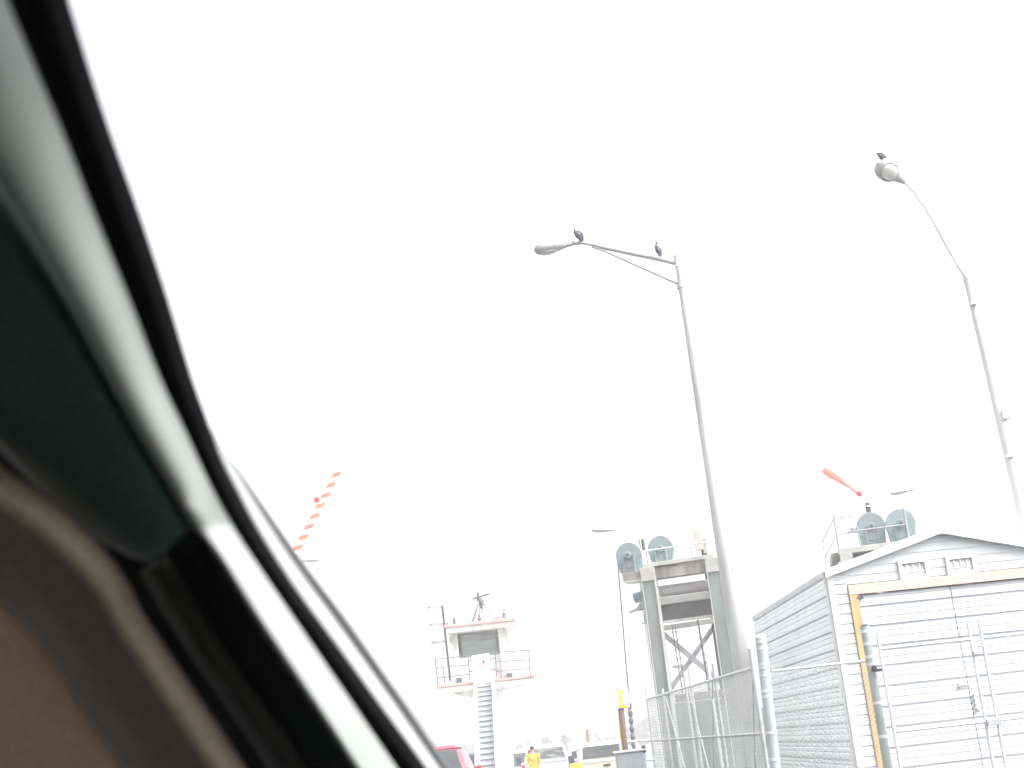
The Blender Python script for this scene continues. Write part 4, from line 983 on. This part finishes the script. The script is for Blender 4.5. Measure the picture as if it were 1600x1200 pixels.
def wagon(label, name, cat, px, py, D, M, ht, W=1.86, L=4.8, wiper=False, group=None):
    top = at(px, py, D); z0 = top.z-ht; cx = top.x
    t = thing(name, label, cat, (cx, D+L/2, z0), group)
    belt = z0+ht*.58
    MB().taper((cx, D+L/2, z0+.32), (W-.08, L-.1), (W, L), belt-z0-.32).build('body', M, t, bevel=.10)
    gh = z0+ht-belt
    MB().taper((cx, D+L*.42, belt-.01), (W-.06, L*.82), (W-.50, L*.62), gh-.08, (0, .1)).build('cabin', M, t, bevel=.14)
    MB().taper((cx, D+L*.42+.1, z0+ht-.09), (W-.54, L*.61), (W-.74, L*.5), .085).build('roof', M, t, bevel=.06)
    y0 = D+L*.01; y1 = D+L*.42+.1-L*.31
    f0, f1 = .03, .93; w0, w1 = W/2-.14, W/2-.31
    yy_ = lambda f: y0+(y1-y0)*f-.005; zz2 = lambda f: belt+(gh-.08)*f
    rw = MB().hexa([V((cx-w0, yy_(f0)-.02, zz2(f0))), V((cx+w0, yy_(f0)-.02, zz2(f0))), V((cx+w0, yy_(f0)+.04, zz2(f0))), V((cx-w0, yy_(f0)+.04, zz2(f0))),
               V((cx-w1, yy_(f1)-.02, zz2(f1))), V((cx+w1, yy_(f1)-.02, zz2(f1))), V((cx+w1, yy_(f1)+.04, zz2(f1))), V((cx-w1, yy_(f1)+.04, zz2(f1)))]).build('rear_window', M_glassd, t, bevel=.03)
    for s_ in (-1, 1):
        MB().box((cx+s_*(W/2-.1), D+.03, belt-.2), (.16, .1, .34)).build('tail_light', M_tail, t, bevel=.03)
        MB().prism([V((cx+s_*(W/2-.06), D+L*.12, belt+.05)), V((cx+s_*(W/2-.06), D+L*.66, belt+.05)), V((cx+s_*(W/2-.22), D+L*.60, belt+gh-.18)), V((cx+s_*(W/2-.22), D+L*.17, belt+gh-.18))], V((-s_*.03, 0, 0))).build('side_window', M_glassd, t)
        MB().box((cx+s_*(W/2+.1), D+L*.66, belt+.06), (.2, .1, .14)).build('wing_mirror', M, t, bevel=.03)
    MB().box((cx, yy_(f1)-.03, zz2(f1)-.05), (.10, .03, .03)).build('brake_light', glow('lit_brake_lamp', (.8, .03, .02), 1.2), t)
    if wiper:
        wi = MB(); wi.tube([V((cx-.05, yy_(f0)-.05, zz2(f0)-.03)), V((cx+.1, yy_(.22)-.05, zz2(.22))), V((cx-.45, yy_(.26)-.05, zz2(.26)))], .018, 6); wi.build('wiper', M_black, t)
    MB().box((cx, D-.05, z0+.5), (W-.1, .16, .24)).build('bumper', M, t, bevel=.04)
    wheels(t, cx, (D+.9, D+L-.95), z0, W/2-.12, .34)
    return t
M_redcar = mat('red_car_paint', (.34, .02, .05), .3, .1, var=.05, coat=.6)
wagon('red wagon with dark rear window just right of the car window frame', 'car', 'car', 677, 1166.5, 38, M_redcar, 1.78, W=1.74, wiper=True)
wagon('dark blue car mostly hidden behind the ferry stair', 'car', 'car', 738, 1177, 66, mat('dark_blue_car_paint', (.05, .085, .13), .3, .2, coat=.5), 1.6)
wagon('white van nose ahead and left of the white pickup', 'van', 'van', 822, 1171, 66, mat('white_van_paint', (.76, .78, .8), .35, coat=.4), 1.75)

yb = at(899, 1187, 49)
yb.z -= .12
ybl = thing('wheel_guard', 'yellow steel wheel guard block between the two pickups', 'guard block', (yb.x, 49.2, DZ))
MB().taper((yb.x, 49.2, DZ), (.55, .7), (.42, .5), yb.z-DZ).build('block', M_yellow, ybl, bevel=.03)
MB().box((yb.x, 48.9, yb.z-.22), (.3, .02, .08)).build('reflector', M_orange, ybl)

# ================================================================== DECKHANDS
M_skin = mat('skin', (.36, .22, .16), .6, var=.06)
M_hiv = mat('yellow_hi_vis_cloth', (.80, .56, .02), .8, scale=7, col2=(.80, .20, .03), mix=(.49, .52))
M_trou = mat('navy_work_cloth', (.04, .045, .06), .9)
M_jack = mat('dark_jacket', (.05, .04, .045), .9)
M_hair = mat('dark_hair', (.05, .035, .03), .8)
def person(label, px, py, D, ht, vest, jacket, face=1):
    top = at(px, py, D); z0 = top.z-ht; f = ht/1.75; c = V((top.x, D, z0))
    t = thing('person', label, 'person', c, 'deckhands by the pickups')
    P = []; E = []; RD = []
    def n(x, y, z, r, par=None):
        P.append(V((x*f, y*f*face, z*f))); RD.append(r*f); i = len(P)-1
        if par is not None: E.append((par, i))
        return i
    pel = n(0, 0, .95, .135); wa = n(0, 0, 1.12, .125, pel); ch = n(0, .01, 1.32, .15, wa); nb = n(0, .01, 1.47, .065, ch); nk = n(0, 0, 1.53, .055, nb); hd = n(0, -.01, 1.63, .085, nk); tp = n(0, 0, 1.70, .06, hd)
    for s_ in (-1, 1):
        sh_ = n(s_*.19, .01, 1.42, .062, ch); el = n(s_*.205, -.04, 1.14, .045, sh_); wr = n(s_*.13, -.25, 1.06, .03, el); pm = n(s_*.11, -.32, 1.05, .034, wr)
        for q in range(4):
            a = n(s_*.095, -.385-.008*(1.5-abs(q-1.5)), 1.085-q*.022, .010, pm); n(s_*.075, -.405-.008*(1.5-abs(q-1.5)), 1.06-q*.022, .008, a)
        th = n(s_*.085, -.33, 1.09, .011, pm); n(s_*.07, -.36, 1.11, .009, th)
        hp = n(s_*.10, 0, .88, .085, pel); kn = n(s_*.11, -.02, .49, .06, hp); an = n(s_*.115, .02, .09, .042, kn); n(s_*.12, -.14, .035, .035, an)
    me = bpy.data.meshes.new('body'); me.from_pydata([p for p in P], E, []); o = bpy.data.objects.new('body', me); COL.objects.link(o); o.parent = t; me.materials.append(M_skin)
    md = o.modifiers.new('Skin', 'SKIN'); sv = me.skin_vertices[0].data
    for i, r_ in enumerate(RD): sv[i].radius = (r_, r_*.8 if 0 < i < 4 else r_)
    sv[0].use_root = True; md.use_smooth_shade = True
    s2 = o.modifiers.new('Subdivision', 'SUBSURF'); s2.levels = s2.render_levels = 1
    Q = lambda x, y, z: c+V((x*f, y*f*face, z*f))
    def ringloft(name, rows, M):
        mb = MB(); vs = []; N = 16
        for (cx, cy, z, rx, ry) in rows:
            for k_ in range(N): a = 2*math.pi*k_/N; vs.append(Q(cx+rx*math.cos(a), cy+ry*math.sin(a), z))
        fs = [(i*N+k_, i*N+(k_+1) % N, (i+1)*N+(k_+1) % N, (i+1)*N+k_) for i in range(len(rows)-1) for k_ in range(N)]
        return mb.add(vs, fs).build(name, M, t, smooth='all', solid=-.01)
    ringloft('vest' if vest else 'jacket', [(0, 0, .86, .175, .15), (0, 0, 1.0, .17, .15), (0, 0, 1.15, .17, .145), (0, .01, 1.32, .185, .15), (0, .01, 1.42, .185, .13), (0, .01, 1.48, .12, .09)], vest or jacket)
    for s_ in (-1, 1):
        ringloft('sleeve', [(s_*.18, .01, 1.46, .06, .08), (s_*.19, .0, 1.34, .06, .072), (s_*.203, -.03, 1.18, .056, .07), (s_*.20, -.07, 1.12, .05, .06), (s_*.165, -.16, 1.085, .04, .035), (s_*.135, -.23, 1.065, .034, .03)], jacket)
        ringloft('trouser_leg', [(s_*.09, 0, .95, .115, .13), (s_*.105, -.01, .7, .095, .1), (s_*.11, -.02, .49, .08, .08), (s_*.115, .01, .25, .07, .07), (s_*.117, .02, .08, .068, .075)], M_trou)
        bt = MB(); bt.ell(Q(s_*.12, -.06, .05), (.055*f, .14*f, .055*f)); bt.build('boot', M_black, t, smooth='all')
        MB().ell(Q(s_*.03, -.088, 1.645), (.011*f, .008*f, .008*f), n=8, k=6).build('eye', M_black, t)
        MB().ell(Q(s_*.088, 0, 1.63), (.012*f, .02*f, .03*f), n=8, k=6).build('ear', M_skin, t, smooth='all')
    MB().ell(Q(0, -.098, 1.62), (.014*f, .018*f, .025*f), n=8, k=6).build('nose', M_skin, t, smooth='all')
    MB().ell(Q(0, -.086, 1.582), (.024*f, .008*f, .007*f), n=8, k=6).build('mouth', mat('lips', (.28, .12, .1), .6), t, smooth='all')
    MB().ell(Q(0, .012, 1.69), (.092*f, .102*f, .075*f)).build('hair', M_hair, t, smooth='all')
    return t
person('person in a yellow and orange hi-vis vest standing behind the white pickup', 831, 1166, 52.5, 1.70, M_hiv, M_hiv, -1)
person('person in a dark jacket and yellow trousers left of the white pickup', 796, 1180, 76, 1.68, None, M_jack, 1)

# ================================================================== FAR SHORE
M_leafd = mat('far_foliage', (.07, .085, .055), .9, var=.4, scale=.4)
tr_ = MB()
def clump(cx, cy, z0, h, w_, n):
    for _ in range(n):
        a = random.uniform(0, 6.28); rr_ = w_*math.sqrt(random.random()); u_ = random.random()
        p = V((cx+rr_*math.cos(a)*(1-.4*u_), cy+rr_*math.sin(a)*.6, z0+h*(.12+.88*u_)))
        s_ = random.uniform(.35, .9); q = V((random.uniform(-1, 1), random.uniform(-1, 1), random.uniform(-1, 1))).normalized(); r_ = q.orthogonal().normalized(); e_ = q.cross(r_)
        tr_.add([p+r_*s_, p+e_*s_*.7, p-r_*s_, p-e_*s_*.7], [(0, 1, 2, 3)])
for x in range(-62, 62, 2):
    y = 270+random.uniform(-3, 10)
    if random.random() < .82: clump(x+random.uniform(-1.5, 1.5), y, -.5, random.choice((1.6, 2.2, 3.0, 4.4)), random.uniform(1.5, 3.0), 230)
kind(tr_.build('far_trees', M_leafd, loc=(0, 270, 0)), 'stuff')
hgrp = 'pale houses on the far shore'
for i, (px, w_, h_, lab) in enumerate(((838, 5, 3.6, 'pale house on the far shore above the white pickup'), (870, 4, 2.8, 'low pale house on the far shore right of the white pickup roof'), (904, 6, 3.2, 'wide pale house on the far shore left of the notice board'))):
    p = at(px, 1165, 268); h_o = thing('house', lab, 'house', (p.x, 268, 0), hgrp)
    MB().box((p.x, 268, h_/2), (w_, 5, h_)).build('wall', M_whitew, h_o)
    MB().prism([(p.x-w_*.58, 265.3, h_), (p.x+w_*.58, 265.3, h_), (p.x, 265.3, h_+1.1)], (0, 5.4, 0)).build('roof', M_steelp, h_o)
    for s_ in (-.28, .28): MB().box((p.x+s_*w_, 265.46, h_*.55), (.9, .06, 1.1)).build('window', M_glassd, h_o)

# ================================================================== HAZE (sea mist)
hz_ = MB().box((0, 165, 12), (640, 500, 32))
hm = bpy.data.materials.new('mist'); hm.use_nodes = True; hn = hm.node_tree.nodes; hn.clear()
ho_ = hn.new('ShaderNodeOutputMaterial'); hv = hn.new('ShaderNodeVolumePrincipled'); hv.inputs['Color'].default_value = (.97, .98, 1, 1); hv.inputs['Density'].default_value = .003
hm.node_tree.links.new(hv.outputs[0], ho_.inputs['Volume'])
hzo = hz_.build('haze', hm, loc=(0, 165, 12)); kind(hzo, 'stuff')
